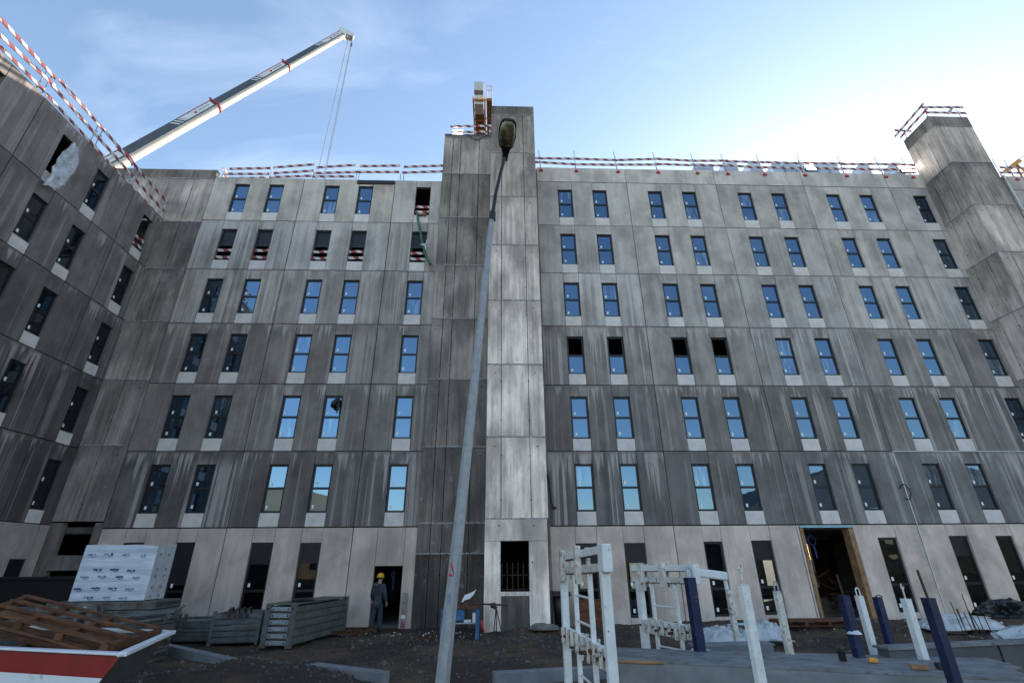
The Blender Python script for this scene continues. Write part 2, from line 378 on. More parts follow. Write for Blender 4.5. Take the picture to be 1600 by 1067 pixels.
def film_glass():
    mt = M['glass'].copy(); mt.name = 'filmed_glass'; t = mt.node_tree
    d = [n for n in t.nodes if n.type == 'BSDF_DIFFUSE'][0]; oc = N(t, 'TexCoord').outputs['Object']
    rnd = math_(t, 'MULTIPLY', N(t, 'ObjectInfo').outputs['Random'], 30)
    n = noise_(t, scaled(t, oc, (6, 1, 0.9)), 1.0, 4, 0.6, rnd)
    t.links.new(mixc(t, ramp(t, n, 0.42, 0.68), (0.012,0.016,0.022), (0.22,0.25,0.29)), d.inputs['Color']); return mt
M['glass_film'] = film_glass()
M['glass_dark'] = glass_material('dim_glass', 0.02, (0.8,0.9,1.0), (0.008,0.010,0.013))
M['glass_clear'] = glass_material('clear_glass', 0.015, (0.9,0.95,1.0), (0.01,0.012,0.014), 0.9)
M['lens'] = glass_material('lamp_lens', 0.06, (1,1,0.95), (0.30,0.27,0.15))
def lens_material():
    mt, t, b = new_mat('lamp_bowl'); oc = N(t, 'TexCoord').outputs['Object']
    c = mixc(t, ramp(t, noise_(t, oc, 7, 3), 0.35, 0.65), (0.16,0.14,0.06), (0.42,0.38,0.24))
    t.links.new(c, b.inputs['Base Color']); b.inputs['Roughness'].default_value = 0.25
    b.inputs['Transmission Weight'].default_value = 0.25; return mt
M['lens'] = lens_material()
def emit_material(name, col, s):
    mt, t, b = new_mat(name); b.inputs['Emission Color'].default_value = (*col, 1); b.inputs['Emission Strength'].default_value = s
    b.inputs['Base Color'].default_value = (0.8,0.8,0.8,1); return mt
M['lit'] = emit_material('lit_lamp', (1, 0.98, 0.94), 4.0)
def film_material():
    mt, t, b = new_mat('clear_film'); oc = N(t, 'TexCoord').outputs['Object']
    b.inputs['Base Color'].default_value = (0.72,0.75,0.78,1); b.inputs['Roughness'].default_value = 0.25
    t.links.new(ramp(t, noise_(t, oc, 3, 4), 0.3, 0.7, 0.35, 0.8), b.inputs['Alpha'])
    bump(t, b, noise_(t, oc, 9, 4), 0.6, 0.02); return mt
M['film'] = film_material()
def soil_material():
    mt, t, b = new_mat('wet_soil'); oc = N(t, 'TexCoord').outputs['Object']
    a = noise_(t, oc, 0.45, 4, 0.6); c1 = noise_(t, oc, 5, 8, 0.7); g = noise_(t, oc, 38, 3, 0.7)
    c = mixc(t, ramp(t, a, 0.40, 0.62), (0.060,0.043,0.032), (0.135,0.086,0.055))
    c = mixc(t, ramp(t, c1, 0.46, 0.72, 0, 0.8), c, (0.034,0.031,0.029))
    c = mixc(t, ramp(t, g, 0.62, 0.76, 0, 0.6), c, (0.13,0.115,0.10))
    t.links.new(c, b.inputs['Base Color']); b.inputs['Roughness'].default_value = 0.85
    b.inputs['Specular IOR Level'].default_value = 0.2
    bump(t, b, math_(t, 'ADD', c1, math_(t, 'MULTIPLY', g, 0.5)), 0.9, 0.06); return mt
M['soil'] = soil_material()
def stone_material():
    mt, t, b = new_mat('stones'); g = N(t, 'NewGeometry')
    c = mixc(t, g.outputs['Random Per Island'], (0.030,0.026,0.023), (0.13,0.118,0.108))
    t.links.new(c, b.inputs['Base Color']); b.inputs['Roughness'].default_value = 0.75; return mt
M['stone'] = stone_material()
# ------------------------------------------------------------------ ground and site earth
def mound(x, y, cx, cy, sx, sy, h): return h*math.exp(-((x-cx)/sx)**2-((y-cy)/sy)**2)
def ground_h(x, y):
    if y > 20.05 or y < -2 or abs(x) > 45: return -0.12
    h = -0.10 + 0.05*mnoise.noise(Vector((x*0.5, y*0.5, 3))) + 0.055*mnoise.noise(Vector((x*1.7, y*1.7, 9))) + 0.032*mnoise.noise(Vector((x*4.5, y*4.5, 1)))
    h += mound(x, y, -4.9, 11.4, 1.8, 0.8, 0.42) + mound(x, y, -3.3, 10.4, 1.2, 0.5, 0.22) + mound(x, y, -1.2, 12.6, 0.8, 0.5, 0.12) + mound(x, y, 0.6, 12.3, 2.6, 0.8, 0.10)
    h += mound(x, y, 1.0, 18.9, 0.95, 0.65, 0.36) + mound(x, y, 7.5, 19.0, 3.5, 0.8, 0.20) + mound(x, y, 15.5, 18.5, 4.5, 1.2, 0.25)
    h += mound(x, y, 4.2, 15.5, 2.0, 1.6, 0.22)
    return h
def build_ground():
    xs = np.unique(np.concatenate([-np.geomspace(45, 3000, 14), np.arange(-45, -22, 1.0), np.arange(-22, 26, 0.14), np.arange(26, 46, 1.0), np.geomspace(45, 3000, 14)]))
    ys = np.unique(np.concatenate([-np.geomspace(2, 3000, 16), np.arange(-2, 8, 0.5), np.arange(8, 20.2, 0.11), np.geomspace(20.2, 3000, 16)]))
    vs = [(x, y, ground_h(x, y)) for y in ys for x in xs]; nx = len(xs)
    fs = [(j*nx+i, j*nx+i+1, (j+1)*nx+i+1, (j+1)*nx+i) for j in range(len(ys)-1) for i in range(nx-1)]
    me = bpy.data.meshes.new('ground'); me.from_pydata(vs, [], fs); me.materials.append(M['soil'])
    me.polygons.foreach_set('use_smooth', [True]*len(fs)); me.update()
    tag(put('ground', me), kind='structure')
build_ground()
def build_stones(name, n, region, s0, s1, mat, seed, bias=1.0):
    rng = random.Random(seed); vs = []; fs = []
    base = [Vector(p) for p in ((1,0,0),(-1,0,0),(0,1,0),(0,-1,0),(0,0,1),(0,0,-1))]
    tri = ((0,2,4),(2,1,4),(1,3,4),(3,0,4),(2,0,5),(1,2,5),(3,1,5),(0,3,5))
    for _ in range(n):
        cx, cy, rx, ry = region[rng.randrange(len(region))]
        x, y = rng.gauss(cx, rx), rng.gauss(cy, ry)
        if y > 19.9 or y < 8: continue
        s = s0*(s1/s0)**(rng.random()**bias); k = len(vs)
        q = Matrix.Rotation(rng.random()*6.3, 3, 'Z') @ Matrix.Rotation(rng.random()*6.3, 3, 'X')
        sc = [rng.uniform(0.55, 1.25) for _ in range(3)]; c = Vector((x, y, ground_h(x, y)+s*0.15))
        for p in base: vs.append(c + q @ Vector((p.x*sc[0], p.y*sc[1], p.z*sc[2]))*s*rng.uniform(0.8, 1.2))
        fs += [tuple(k+i for i in f) for f in tri]
    me = bpy.data.meshes.new(name); me.from_pydata(vs, [], fs); me.materials.append(mat); me.update()
    return put(name, me)
tag(build_stones('gravel', 14000, [(-4.2,11.3,2.2,0.8),(0.5,12.2,2.5,1.2),(1.0,18.6,1.0,0.6),(0.2,17.2,2.2,0.8),(-6,13,4,2),(4,15,3,2),(10,16,5,2),(0,15,6,3)], 0.006, 0.045, M['stone'], 5, 2.6), 'loose grey gravel scattered over the wet brown soil', 'gravel', kind='stuff')
tag(build_stones('rubble', 420, [(-4.6,12.2,2.4,.8),(1,14.5,3,1.2),(5.5,16.2,3,1.0),(-1.5,16.8,2,.5),(12,17.5,3,.7)], 0.03, 0.10, M['stone'], 21, 2.0), 'broken stones and lumps lying about the muddy yard', 'rubble', kind='stuff')
tag(build_stones('litter', 150, [(-2.6,18.2,1.6,0.4),(-1.0,18.0,1.5,0.5),(7,18.6,3.5,0.4),(13,18.2,4,0.6),(-5,18.6,1.6,0.3)], 0.012, 0.05, M['mortar_white'], 8, 1.5), 'small white scraps littering the earth along the wall', 'litter', kind='stuff')

# ------------------------------------------------------------------ the building
FY, WX = 20.0, -16.85
_cache = {}
def panel_mesh(name, w, h, ops, mats, th=0.18, g=0.017):
    key = (name, round(w,3), round(h,3), tuple(ops))
    if key in _cache: return _cache[key]
    b = MB(); x = g; k = 0.010                       # k: half the groove beside each window strip
    for (x0, x1, z0, z1) in sorted(ops):
        b.box((x, 0, g), (x0-k, th, h-g)); x = x1+k
        b.box((x0+k*0.6, 0.010, z1), (x1-k*0.6, th, h-g), 1 if name == 'beige' else 0)
        if z0 > 0.05: b.box((x0+k*0.6, 0.006, g), (x1-k*0.6, th, z0), 1)
    b.box((x, 0, g), (w-g, th, h-g))
    _cache[key] = b.mesh('wall_panel', mats); return _cache[key]
def add_panel(parent, base, w, h, ops, color, kind='panel'):
    mats = [M['panel'], M['apron']] if kind == 'panel' else [M['beige'], M['beige']]
    o = put('wall_panel', panel_mesh(kind, w, h, ops, mats), parent, base); o.color = (*color, 1); return o

def frame_mesh(w, h, split=0.5, fb=0.074, transom=True):
    key = ('frame', w, h, split, transom)
    if key in _cache: return _cache[key]
    b = MB(); y0, y1 = 0.085, 0.155
    b.box((0,y0,0), (fb,y1,h)); b.box((w-fb,y0,0), (w,y1,h)); b.box((fb,y0,0), (w-fb,y1,fb*1.1)); b.box((fb,y0,h-fb*1.1), (w-fb,y1,h))
    if transom: b.box((fb,y0,h*split-0.045), (w-fb,y1,h*split+0.045))
    b.box((-0.012,y0-0.03,-0.02), (w+0.012,y0-0.003,0.0))          # sill nose
    _cache[key] = b.mesh('window', M['frame']); return _cache[key]
def pane_mesh(w, h, mat):
    key = ('pane', round(w,3), round(h,3), mat.name)
    if key not in _cache: _cache[key] = MB().box((0,0.112,0), (w,0.126,h)).mesh('pane', mat)
    return _cache[key]
def sticker_mesh():
    if 'sticker' not in _cache: _cache['sticker'] = MB().box((0,0.094,0), (0.082,0.100,0.13)).mesh('sticker', M['sticker'])
    return _cache['sticker']
rngw = random.Random(3)
def board_mesh(L, h=0.14, t=0.028):
    key = ('board', round(L,2), h)
    if key not in _cache: _cache[key] = MB().box((0,-t/2,-h/2), (L,t/2,h/2)).mesh('board', M['barrier'])
    return _cache[key]
def add_window(parent, base, w, h, kind='glazed', fb=0.074, glass='glass'):
    """kinds: glazed, open_top (upper sash out), open (boards across the lower half), raw (no frame yet)"""
    if kind == 'raw':
        o = MB().box((0,0.12,0), (w,0.16,0.03)).build('window', M['black_panel'], parent, base)
        o['label'] = 'unglazed opening barred by red and white boards'
    else:
        o = put('window', frame_mesh(w, h), parent, base)
        if kind == 'open_top': o['label'] = 'window with its upper pane missing'
        if kind == 'open': o['label'] = 'window without its lower pane, barred by red and white boards'
    ph = h*0.5-0.045-fb*1.1
    for lo, z in ((1, fb*1.1), (0, h*0.5+0.045)):
        if kind == 'raw' or (kind == 'open_top' and not lo) or (kind == 'open' and lo): continue
        P_ = base @ T(fb, 0, z)
        mt_ = M['glass_film'] if (glass == 'glass' and rngw.random() < 0.13) else M[glass]
        if kind == 'open':
            put('pane', pane_mesh(w-2*fb, ph, M['black_panel']), o, P_ @ T(0,0.02,0)); continue
        J = Matrix.Rotation(RAD(rngw.uniform(-0.35,0.35)), 4, 'Z') @ Matrix.Rotation(RAD(rngw.uniform(-0.35,0.35)), 4, 'X')
        put('pane', pane_mesh(w-2*fb, ph, mt_), o, P_ @ J)
        put('sticker', sticker_mesh(), o, P_ @ T(0.055+rngw.uniform(0,0.03), 0, 0.075+rngw.uniform(-0.02,0.03)))
    if kind in ('open', 'raw'):
        for z in (0.22, 0.60):
            put('board', board_mesh(w-0.03, 0.15), o, base @ T(0.015, 0.075, z+rngw.uniform(-0.03,0.03)) @ Matrix.Rotation(rngw.uniform(-0.03,0.03), 4, 'Y'))
    return o

def add_ground_window(parent, base, w, h, top=0.42, clear=True, stickers=True):
    fb = 0.074
    o = put('window', frame_mesh(w, h, 0.36), parent, base)
    zt = h*0.36
    put('pane', pane_mesh(w-2*fb, zt-0.045-fb*1.1, M['glass_clear'] if clear else M['glass']), o, base @ T(fb,0,fb*1.1))
    z1 = zt+0.045; z2 = h-fb*1.1
    zs = z2-(z2-z1)*top
    put('pane', pane_mesh(w-2*fb, zs-z1, M['glass_clear']), o, base @ T(fb,0,z1))
    if top > 0: put('blind', pane_mesh(w-2*fb, z2-zs, M['black_panel']), o, base @ T(fb,-0.01,zs))
    if stickers:
        put('sticker', sticker_mesh(), o, base @ T(fb+0.06,0,0.16)); put('sticker', sticker_mesh(), o, base @ T(fb+0.06,0,z1+0.08))
    return o

main = thing('apartment_building', (2, 20, -0.1), 'seven storey grey concrete panel building with rows of narrow windows facing the camera', 'building')
L0, PIT = 3.29, 2.905
LV = [L0+PIT*k for k in range(7)]
WZ0, WZ1, WW = 0.52, 2.38, 0.765
def jit(c, a=0.10): return (c[0]*random.uniform(1-a, 1+a), min(1, c[1]*random.uniform(1-3.5*a, 1+3*a)), min(1, max(0, c[2]+random.uniform(-2*a, 2*a))))
# object colours by storey: (tone, drip reach, warmth), lowest first
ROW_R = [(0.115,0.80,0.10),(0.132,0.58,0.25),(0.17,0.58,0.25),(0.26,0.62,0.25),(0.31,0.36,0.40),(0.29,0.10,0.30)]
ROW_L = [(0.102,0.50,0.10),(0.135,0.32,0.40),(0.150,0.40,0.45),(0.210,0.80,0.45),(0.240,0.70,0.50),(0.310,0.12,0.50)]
R_STARTS = [(2.14,4.88),(7.02,4.93),(11.95,4.92),(16.87,4.83),(21.70,2.35)]
PT_VAR = 0.15
L_STARTS = [(-14.90,4.66),(-10.24,4.79),(-5.45,2.47)]
for k in range(6):
    for i, (x0, w) in enumerate(R_STARTS):
        offs = [1.10, 2.97] if i < 4 else [1.17]
        ops = tuple((a, a+WW, WZ0, WZ1) for a in offs)
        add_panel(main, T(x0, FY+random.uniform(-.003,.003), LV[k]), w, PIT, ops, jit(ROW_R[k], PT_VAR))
        for a in offs:
            kind = 'open_top' if (k == 2 and i in (0, 1)) else 'glazed'
            add_window(main, T(x0+a, FY, LV[k]+WZ0), WW, WZ1-WZ0, kind)
    for i, (x0, w) in enumerate(L_STARTS):
        offs = [1.13, 2.90] if i < 2 else [1.14]
        ops = tuple((a, a+WW, WZ0, WZ1) for a in offs)
        h = PIT if k < 5 else 2.82
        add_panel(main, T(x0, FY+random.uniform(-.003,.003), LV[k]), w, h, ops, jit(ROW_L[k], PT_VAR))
        for a in offs:
            kind = 'open' if k == 4 else ('raw' if (k == 5 and i == 2) else 'glazed')
            add_window(main, T(x0+a, FY, LV[k]+WZ0), WW, WZ1-WZ0, kind)
# roof parapets
for i, (x0, w) in enumerate(R_STARTS):
    o = put('parapet', panel_mesh('panel', w, 1.02, (), [M['panel'], M['apron']]), main, T(x0, FY-0.004, LV[6])); o.color = (0.36,0.03,0.35,1)
# beige ground storey
G0, GH = -0.14, 3.42
GR = [[(3.12,3.95,.15,2.66,0.45),(5.0,5.82,.12,2.66,0.42)], [(8.13,8.87,.13,2.69,0.0),(10.02,10.83,.17,2.72,0.42)], [(15.13,15.90,.20,2.79,0.0)], [(18.04,18.83,.2,2.84,0.42),(19.96,20.68,.2,2.83,0.0)], []]
GL = [[(-13.95,-13.2,.2,2.78,0.9),(-12.0,-11.3,.2,2.78,0.9)], [(-9.22,-8.39,.2,2.76,0.45),(-7.38,-6.6,.2,2.74,0.42)], []]
for starts, gw in ((R_STARTS, GR), (L_STARTS, GL)):
    for i, (x0, w) in enumerate(starts):
        ops = [(a-x0, b-x0, c-G0, d-G0) for a, b, c, d, e in gw[i]]
        if starts is R_STARTS and i == 2: ops.append((0.10, 2.28, -1, 3.23-G0))
        if starts is L_STARTS and i == 2: ops.append((-4.5-x0, -3.45-x0, -1, 1.92-G0))
        add_panel(main, T(x0, FY+0.02, G0), w, GH, tuple(ops), jit((0.50 if starts is R_STARTS else 0.45, 0.0, 0.9), 0.05), 'beige')
        for a, b, c, d, top in gw[i]:
            add_ground_window(main, T(a, FY+0.02, c), b-a, d-c, top, clear=True)
# wood lining, soffit strip and floor edge of the big entrance
MB().box((12.07,20.02,-0.1),(12.21,20.42,3.15)).build('door_lining', M['timber'], main)
MB().box((14.04,20.02,-0.1),(14.22,20.42,3.15)).build('door_lining', M['timber'], main)
MB().box((12.07,19.985,3.17),(14.22,20.2,3.26)).build('insulation_strip', M['foam_blue'], main)
MB().box((12.22,20.2,-0.12),(14.03,20.6,0.0)).build('threshold', M['slab'], main)
# corner strip of cast concrete beside the wing, its openings below
def lift_mesh(name, w, h, seams, ops=(), th=0.25, g=0.026):
    b = MB(); xs = [0]+list(seams)+[w]
    for a, c in zip(xs[:-1], xs[1:]):
        b.box((a+(g/2 if a > 0 else 0), 0, 0), (c-(g/2 if c < w else 0), th, h-0.05))
    return b.mesh(name, M['insitu'])
def ledge(w, th=0.25, proud=0.022):
    return MB().box((-0.0,-proud,0), (w,th,0.045)).mesh('ledge', M['ledge'])
def ties(pts):
    b = MB()
    for x, z in pts: b.tube([(x,-0.002,z),(x,0.03,z)], 0.028, 10)
    return b.mesh('tie_holes', M['hole'])
def tower_face(parent, base, w, zs, seams, tone, ops=None, holes=True, led=True):
    """one face of a cast tower: a lift per storey between the heights zs"""
    for j, (za, zb) in enumerate(zip(zs[:-1], zs[1:])):
        h = zb-za; B = base @ T(0,0,za)
        o = put('concrete_lift', lift_mesh('concrete_lift', w, h, seams), parent, B)
        tt = tone[j] if isinstance(tone[0], (tuple, list)) else tone
        o.color = (tt[0]*random.uniform(.9,1.1), tt[1], 0, 1)
        if led: put('ledge', ledge(w), parent, B @ T(0,0,h-0.048))
        if holes and h > 1.5:
            pts = [(s, z) for s in seams for z in (0.62, h-0.75)]+[(0.32, h-0.4), (w-0.32, h-0.4)]
            put('tie_holes', ties(pts), parent, B)
SZ = [2.42+1.12, 6.46, 9.3, 12.13, 14.94, 17.73, 20.55]
tower_face(main, T(WX-7.2, FY+0.03, 0), 9.12, [3.54,6.46,9.3,12.13,14.94,17.73,20.55], [7.2+0.9], [(.24,.6),(.27,.5),(.27,.45),(.22,.6),(.22,.7),(.36,.4)], holes=True)
tower_face(main, T(WX-7.2, FY+0.01, 20.55), 9.12, [0,0.62], [5.0], (0.16,0.5), holes=False, led=False)
b = MB(); b.box((WX-0.3,FY+0.04,-0.14),(-16.42,FY+.28,3.49)); b.box((-15.22,FY+0.04,-0.14),(-14.92,FY+.28,3.49)); b.box((-16.42,FY+.03,1.85),(-15.22,FY+.28,2.36))
o = b.build('lower_frame', M['insitu'], main); o.color = (.17,.5,0,1)
# interior: floors, rear wall with a few window gaps, end walls, roof
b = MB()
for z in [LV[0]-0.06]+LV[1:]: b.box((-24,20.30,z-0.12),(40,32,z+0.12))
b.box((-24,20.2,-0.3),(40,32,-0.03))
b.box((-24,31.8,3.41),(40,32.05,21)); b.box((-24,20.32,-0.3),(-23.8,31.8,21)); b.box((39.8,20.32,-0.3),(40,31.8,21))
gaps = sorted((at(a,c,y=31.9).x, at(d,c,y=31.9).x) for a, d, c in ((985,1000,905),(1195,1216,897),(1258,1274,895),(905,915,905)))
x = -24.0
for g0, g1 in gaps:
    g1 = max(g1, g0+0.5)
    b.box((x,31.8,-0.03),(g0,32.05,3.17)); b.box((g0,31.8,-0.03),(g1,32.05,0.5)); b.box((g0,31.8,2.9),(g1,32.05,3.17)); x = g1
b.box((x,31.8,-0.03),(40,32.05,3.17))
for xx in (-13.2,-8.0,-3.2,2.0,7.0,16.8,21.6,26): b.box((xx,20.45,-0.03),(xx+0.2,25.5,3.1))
b.box((-3.0,20.45,-0.03),(-2.8,31.7,3.1)); b.build('interior_shell', M['interior'], main)  # full-depth partition: unseen, added to block sun from the rear gaps
# facade carried on beyond the right tower
for k in range(6):
    for x0 in (28.6, 33.5):
        add_panel(main, T(x0, FY, LV[k]), 4.9, PIT, (), jit(ROW_R[k], 0.1))
for x0 in (28.6, 33.5):
    o = put('parapet', panel_mesh('panel', 4.9, 1.02, (), [M['panel'], M['apron']]), main, T(x0, FY-0.004, LV[6])); o.color = (0.30,0.03,0.6,1)
    add_panel(main, T(x0, FY+0.02, G0), 4.9, GH, (), (0.40,0.04,0.62), 'beige')
# white filler run in the joint beside the last panel pair
b = MB(); pts = [Vector((16.87,19.985,6.12)), Vector((16.88,19.985,3.3)), Vector((16.86,19.985,-0.1))]
for p, q in zip(pts[:-1], pts[1:]): b.bar(p, q, 0.024, 0.03)
b.build('joint_filler', M['mortar_white'], main)
MB().box((16.88,19.985,6.17),(24.0,20.0,6.20)).build('joint_filler', M['mortar_white'], main)

# ------------------------------------------------------------------ stair towers
st = thing('stair_tower', (-1.0, 19.9, -0.1), 'raw concrete stair tower with a taller pillar rising in the middle of the facade', 'tower', 'concrete stair towers')
tower_face(st, T(-2.97, 19.86, 0), 2.66, [-0.14, 2.35, 3.43, 6.37, 9.33, 12.3, 15.23, 18.13, 21.05, 23.72], [0.5,0.93,1.95], [(.08,.3),(.12,.35),(.17,.4),(.21,.4),(.25,.45),(.27,.55),(.21,.7),(.26,.5),(.33,.3)], led=True)
b = MB(); b.box((-2.95,20.11,-0.1),(-0.31,24.5,23.6)); b.box((-2.97,19.86,23.72),(-0.31,24.5,23.95)); o = b.build('tower_core', M['insitu'], st); o.color = (.15,.3,0,1)
PY = 18.3
pt = [(.74,.3),(.72,.3),(.60,.35),(.50,.4),(.40,.45),(.32,.45),(.27,.4)]
tower_face(st, T(-0.35, PY, 0), 2.26, [3.45,6.42,9.41,12.42,15.34,18.2,21.04,23.7], [0.56,1.66], pt)
put('concrete_lift', lift_mesh('concrete_lift', 2.26, 0.72, []), st, T(-0.35, PY-0.01, 23.68)).color = (.17,.3,0,1)
# foot of the pillar, with its opening
b = MB(); b.box((-0.36,PY,-0.2),(0.2,PY+.25,2.69)); b.box((1.2,PY,-0.2),(1.86,PY+.25,2.69)); b.box((0.2,PY+.03,-0.2),(1.2,PY+.25,1.1)); b.box((-0.36,PY-.012,2.70),(1.86,PY+.25,3.42))
o = b.build('pillar_foot', M['insitu'], st); o.color = (.72,.45,0,1)
put('ledge', ledge(2.22), st, T(-0.36,PY,3.41)); put('tie_holes', ties([(0.56,2.0),(1.66,2.0),(0.5,3.2),(1.75,3.2)]), st, T(-0.36,PY-.012,0))
o = MB().box((0.22,PY+.027,-0.2),(1.18,PY+.03,0.98)).build('render_patch', M['insitu'], st); o.color = (.13,.3,0,1)
b = MB(); b.box((-0.34,PY+.25,-0.2),(-0.1,19.85,24.3)); b.box((1.66,PY+.25,-0.2),(1.88,20.02,24.3)); b.box((-0.1,PY+.25,2.75),(1.66,20.02,24.3)); b.box((1.885,19.97,-0.2),(2.15,20.15,21.6)); o = b.build('pillar_core', M['insitu'], st); o.color = (.22,.5,0,1)
rb = MB()
for i in range(6): rb.tube([(0.25+i*0.19,18.75,-0.1),(0.25+i*0.19,18.75,2.0)], 0.02, 6)
for z in (0.6,1.15,1.6): rb.tube([(0.1,18.75,z),(1.35,18.75,z)], 0.02, 6)
rb.build('reinforcement_grid', M['rebar'], st)
rt = thing('stair_tower', (25.0, 19.2, -0.1), 'raw concrete stair tower jutting forward at the far right of the facade', 'tower', 'concrete stair towers')
RZ = [-0.14,3.43,6.4,9.4,12.4,15.35,18.2,21.0,23.6]
rtone = [(.44,.4)]*5+[(.44,.55),(.28,.8),(.48,.25)]
tower_face(rt, T(23.88, 18.3, 0), 2.22, RZ, [0.6,1.66], rtone)
tower_face(rt, T(23.874, 20.05, 0) @ Matrix.Rotation(RAD(-90), 4, 'Z'), 1.743, RZ, [0.45,1.15], [(a*.92,min(1,c*1.2)) for a, c in rtone])
put('concrete_lift', lift_mesh('concrete_lift', 2.24, 0.8, []), rt, T(23.87, 18.29, 23.58)).color = (.20,.3,0,1)
put('concrete_lift', lift_mesh('concrete_lift', 1.752, 0.8, []), rt, T(23.864, 20.05, 23.58) @ Matrix.Rotation(RAD(-90), 4, 'Z')).color = (.19,.3,0,1)
b = MB(); b.box((24.14,18.56,-0.1),(26.09,20.05,24.3)); b.box((26.2,20.06,-0.1),(28.6,22.0,23.9)); o = b.build('tower_core', M['insitu'], rt); o.color = (.21,.4,0,1)
dp = MB(); dp.tube([(28.62,19.9,21.7),(28.62,19.9,19.2)], 0.05, 8); dp.build('downpipe', M['mortar_white'], rt)

# ------------------------------------------------------------------ left wing
wing = thing('apartment_wing', (WX, 8, -0.1), 'six storey concrete panel wing at the left with dark windows, square to the main facade', 'building')
WL0, WP = 3.42, 2.89
ROW_W = [(0.055,0.30,0.3),(0.062,0.25,0.4),(0.070,0.32,0.5),(0.085,0.35,0.5),(0.11,0.35,0.5),(0.15,0.22,0.5)]  # tones lowered, vignette at the left put into the concrete colour
wst = [(y, 4.9) for y in (3.25,8.15,13.05)]+[(17.95, 2.08)]
for k in range(-1, 5):
    z = WL0+WP*k if k >= 0 else -0.14; h = WP if k >= 0 else WL0+0.14
    for y0, w in wst:
        B = T(WX, y0, z, RAD(90))
        offs = [1.14, 2.94] if w > 3 else [0.94]
        if k < 0:
            ops = tuple((a, a+0.70, 0.35, 2.38) for a in offs)
            add_panel(wing, B, w, h, ops, (0.33,0.04,0.62), 'beige')
            for a in offs: add_ground_window(wing, B @ T(a,0,0.35), 0.70, 2.03, 0.9, False)
            continue
        ops = tuple((a, a+0.65, 0.47, 2.28) for a in offs)
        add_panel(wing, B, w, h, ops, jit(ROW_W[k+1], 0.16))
        for j, a in enumerate(offs):
            kind = 'raw' if k == 4 and (w < 3 or (y0 == 13.05 and j == 0) or y0 == 8.15) else 'glazed'
            if k == 4 and y0 == 13.05 and j == 0:
                o = MB().box((0,0.12,0),(0.65,0.16,0.03)).build('window', M['black_panel'], wing, B @ T(a,0,0.47)); o['label'] = 'bare opening with torn sheeting hanging out'
            else: add_window(wing, B @ T(a,0,0.47), 0.65, 1.81, kind, glass='glass_dark')
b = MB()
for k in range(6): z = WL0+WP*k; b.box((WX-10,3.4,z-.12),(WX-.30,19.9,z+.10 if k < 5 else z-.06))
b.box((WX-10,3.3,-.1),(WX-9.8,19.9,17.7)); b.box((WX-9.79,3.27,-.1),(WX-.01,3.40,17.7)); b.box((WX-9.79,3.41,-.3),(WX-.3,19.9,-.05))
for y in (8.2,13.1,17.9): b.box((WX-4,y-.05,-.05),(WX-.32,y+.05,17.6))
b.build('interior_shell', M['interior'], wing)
# ------------------------------------------------------------------ guard rails on the roofs
def rail(p, q, parent, h=0.15): 
    p, q = Vector(p), Vector(q); Mx = frame_of(p, q)
    return put('board', board_mesh(round((q-p).length, 2), h), parent, Mx)
def rail_post(parent, p, h, clamp=None, lean=0.0):
    b = MB(); p = Vector(p); b.tube([p, p+Vector((lean,0.02,h))], 0.020, 6)
    b.tube([p+Vector((0,0.03,h*0.25)), p+Vector((lean*.3,0.10,h*0.25))], 0.022, 6); b.tube([p+Vector((0,0.03,h*0.7)), p+Vector((lean*.7,0.10,h*0.7))], 0.022, 6)
    o = b.build('post', M['steel'], parent)
    if clamp:
        c = MB(); c.box((p.x-0.10,p.y-0.13,p.z-0.30),(p.x+0.10,p.y+0.0,p.z-0.20)); c.bar(p+Vector((0,-.10,-.25)), p+Vector((0.10,0.02,0.05)), 0.05, 0.05); c.bar(p+Vector((0,-.10,-.25)), p+Vector((-0.02,0.02,0.2)), 0.04, 0.04)
        c.build('clamp', M['crane_red'], o)
    return o
g = thing('guard_rail', (WX-.1, 14, 17.85), 'red and white board rail sloping along the roof edge of the left wing', 'guard rail', 'roof guard rails')
X0 = WX-0.08
for p, q in (((0,29),(87,123)),((92,124),(216,264)),((212,260),(262,317)),((0,55),(86,135)),((80,132),(214,283)),((208,277),(257,331))):
    rail(at(*p, x=X0), at(*q, x=X0-0.03), g, 0.14)
for p, q in (((0,73),(70,143)),((72,147),(165,248)),((166,250),(256,346))): rail(at(*p, x=X0+.02), at(*q, x=X0+.02), g, 0.13)
for y in (8.6,12.75,12.98,15.3,15.55,17.6,17.85,19.8): rail_post(g, (X0-0.05, y, 17.8), 1.3)
g = thing('guard_rail', (-8.5, 20.3, 20.5), 'sagging five bay red and white board rail left of the stair tower', 'guard rail', 'roof guard rails')
YR = 20.35
for p, q in (((359,264),(423,263)),((427,262),(492,257)),((494,262),(556,258)),((562,260),(625,259)),((631,261),(695,259)),
             ((349,272),(421,272)),((427,271),(490,267)),((490,271),(558,269)),((556,269),(624,269)),((628,270),(694,268)),
             ((352,279),(416,278)),((421,277),(487,275)),((488,276),(554,276))):
    rail(at(*p, y=YR), at(*q, y=YR-.02), g, 0.15)
for px in (420,428,488,492,556,560,625,630,692): 
    a = at(px, 281, y=YR+.03); rail_post(g, (a.x, YR+.03, 20.45), 1.05)
rail(at(348,264,y=YR), at(356,272,y=20.9), g); rail(at(348,274,y=YR), at(360,281,y=20.9), g)
g = thing('guard_rail', (-1.6, 20.0, 24.0), 'short red and white board rail on top of the stair tower beside the pillar', 'guard rail', 'roof guard rails')
for p, q in (((704,198),(770,197)),((706,207),(770,206))): rail(at(*p, y=20.0), at(*q, y=20.0), g, 0.16)
for px in (709,765): a = at(px, 213, y=20.03); rail_post(g, (a.x, 20.03, 23.93), 0.75)
g = thing('guard_rail', (13, 20.2, 21.8), 'long red and white board rail clamped to the parapet right of the pillar', 'guard rail', 'roof guard rails')
YR = 20.1
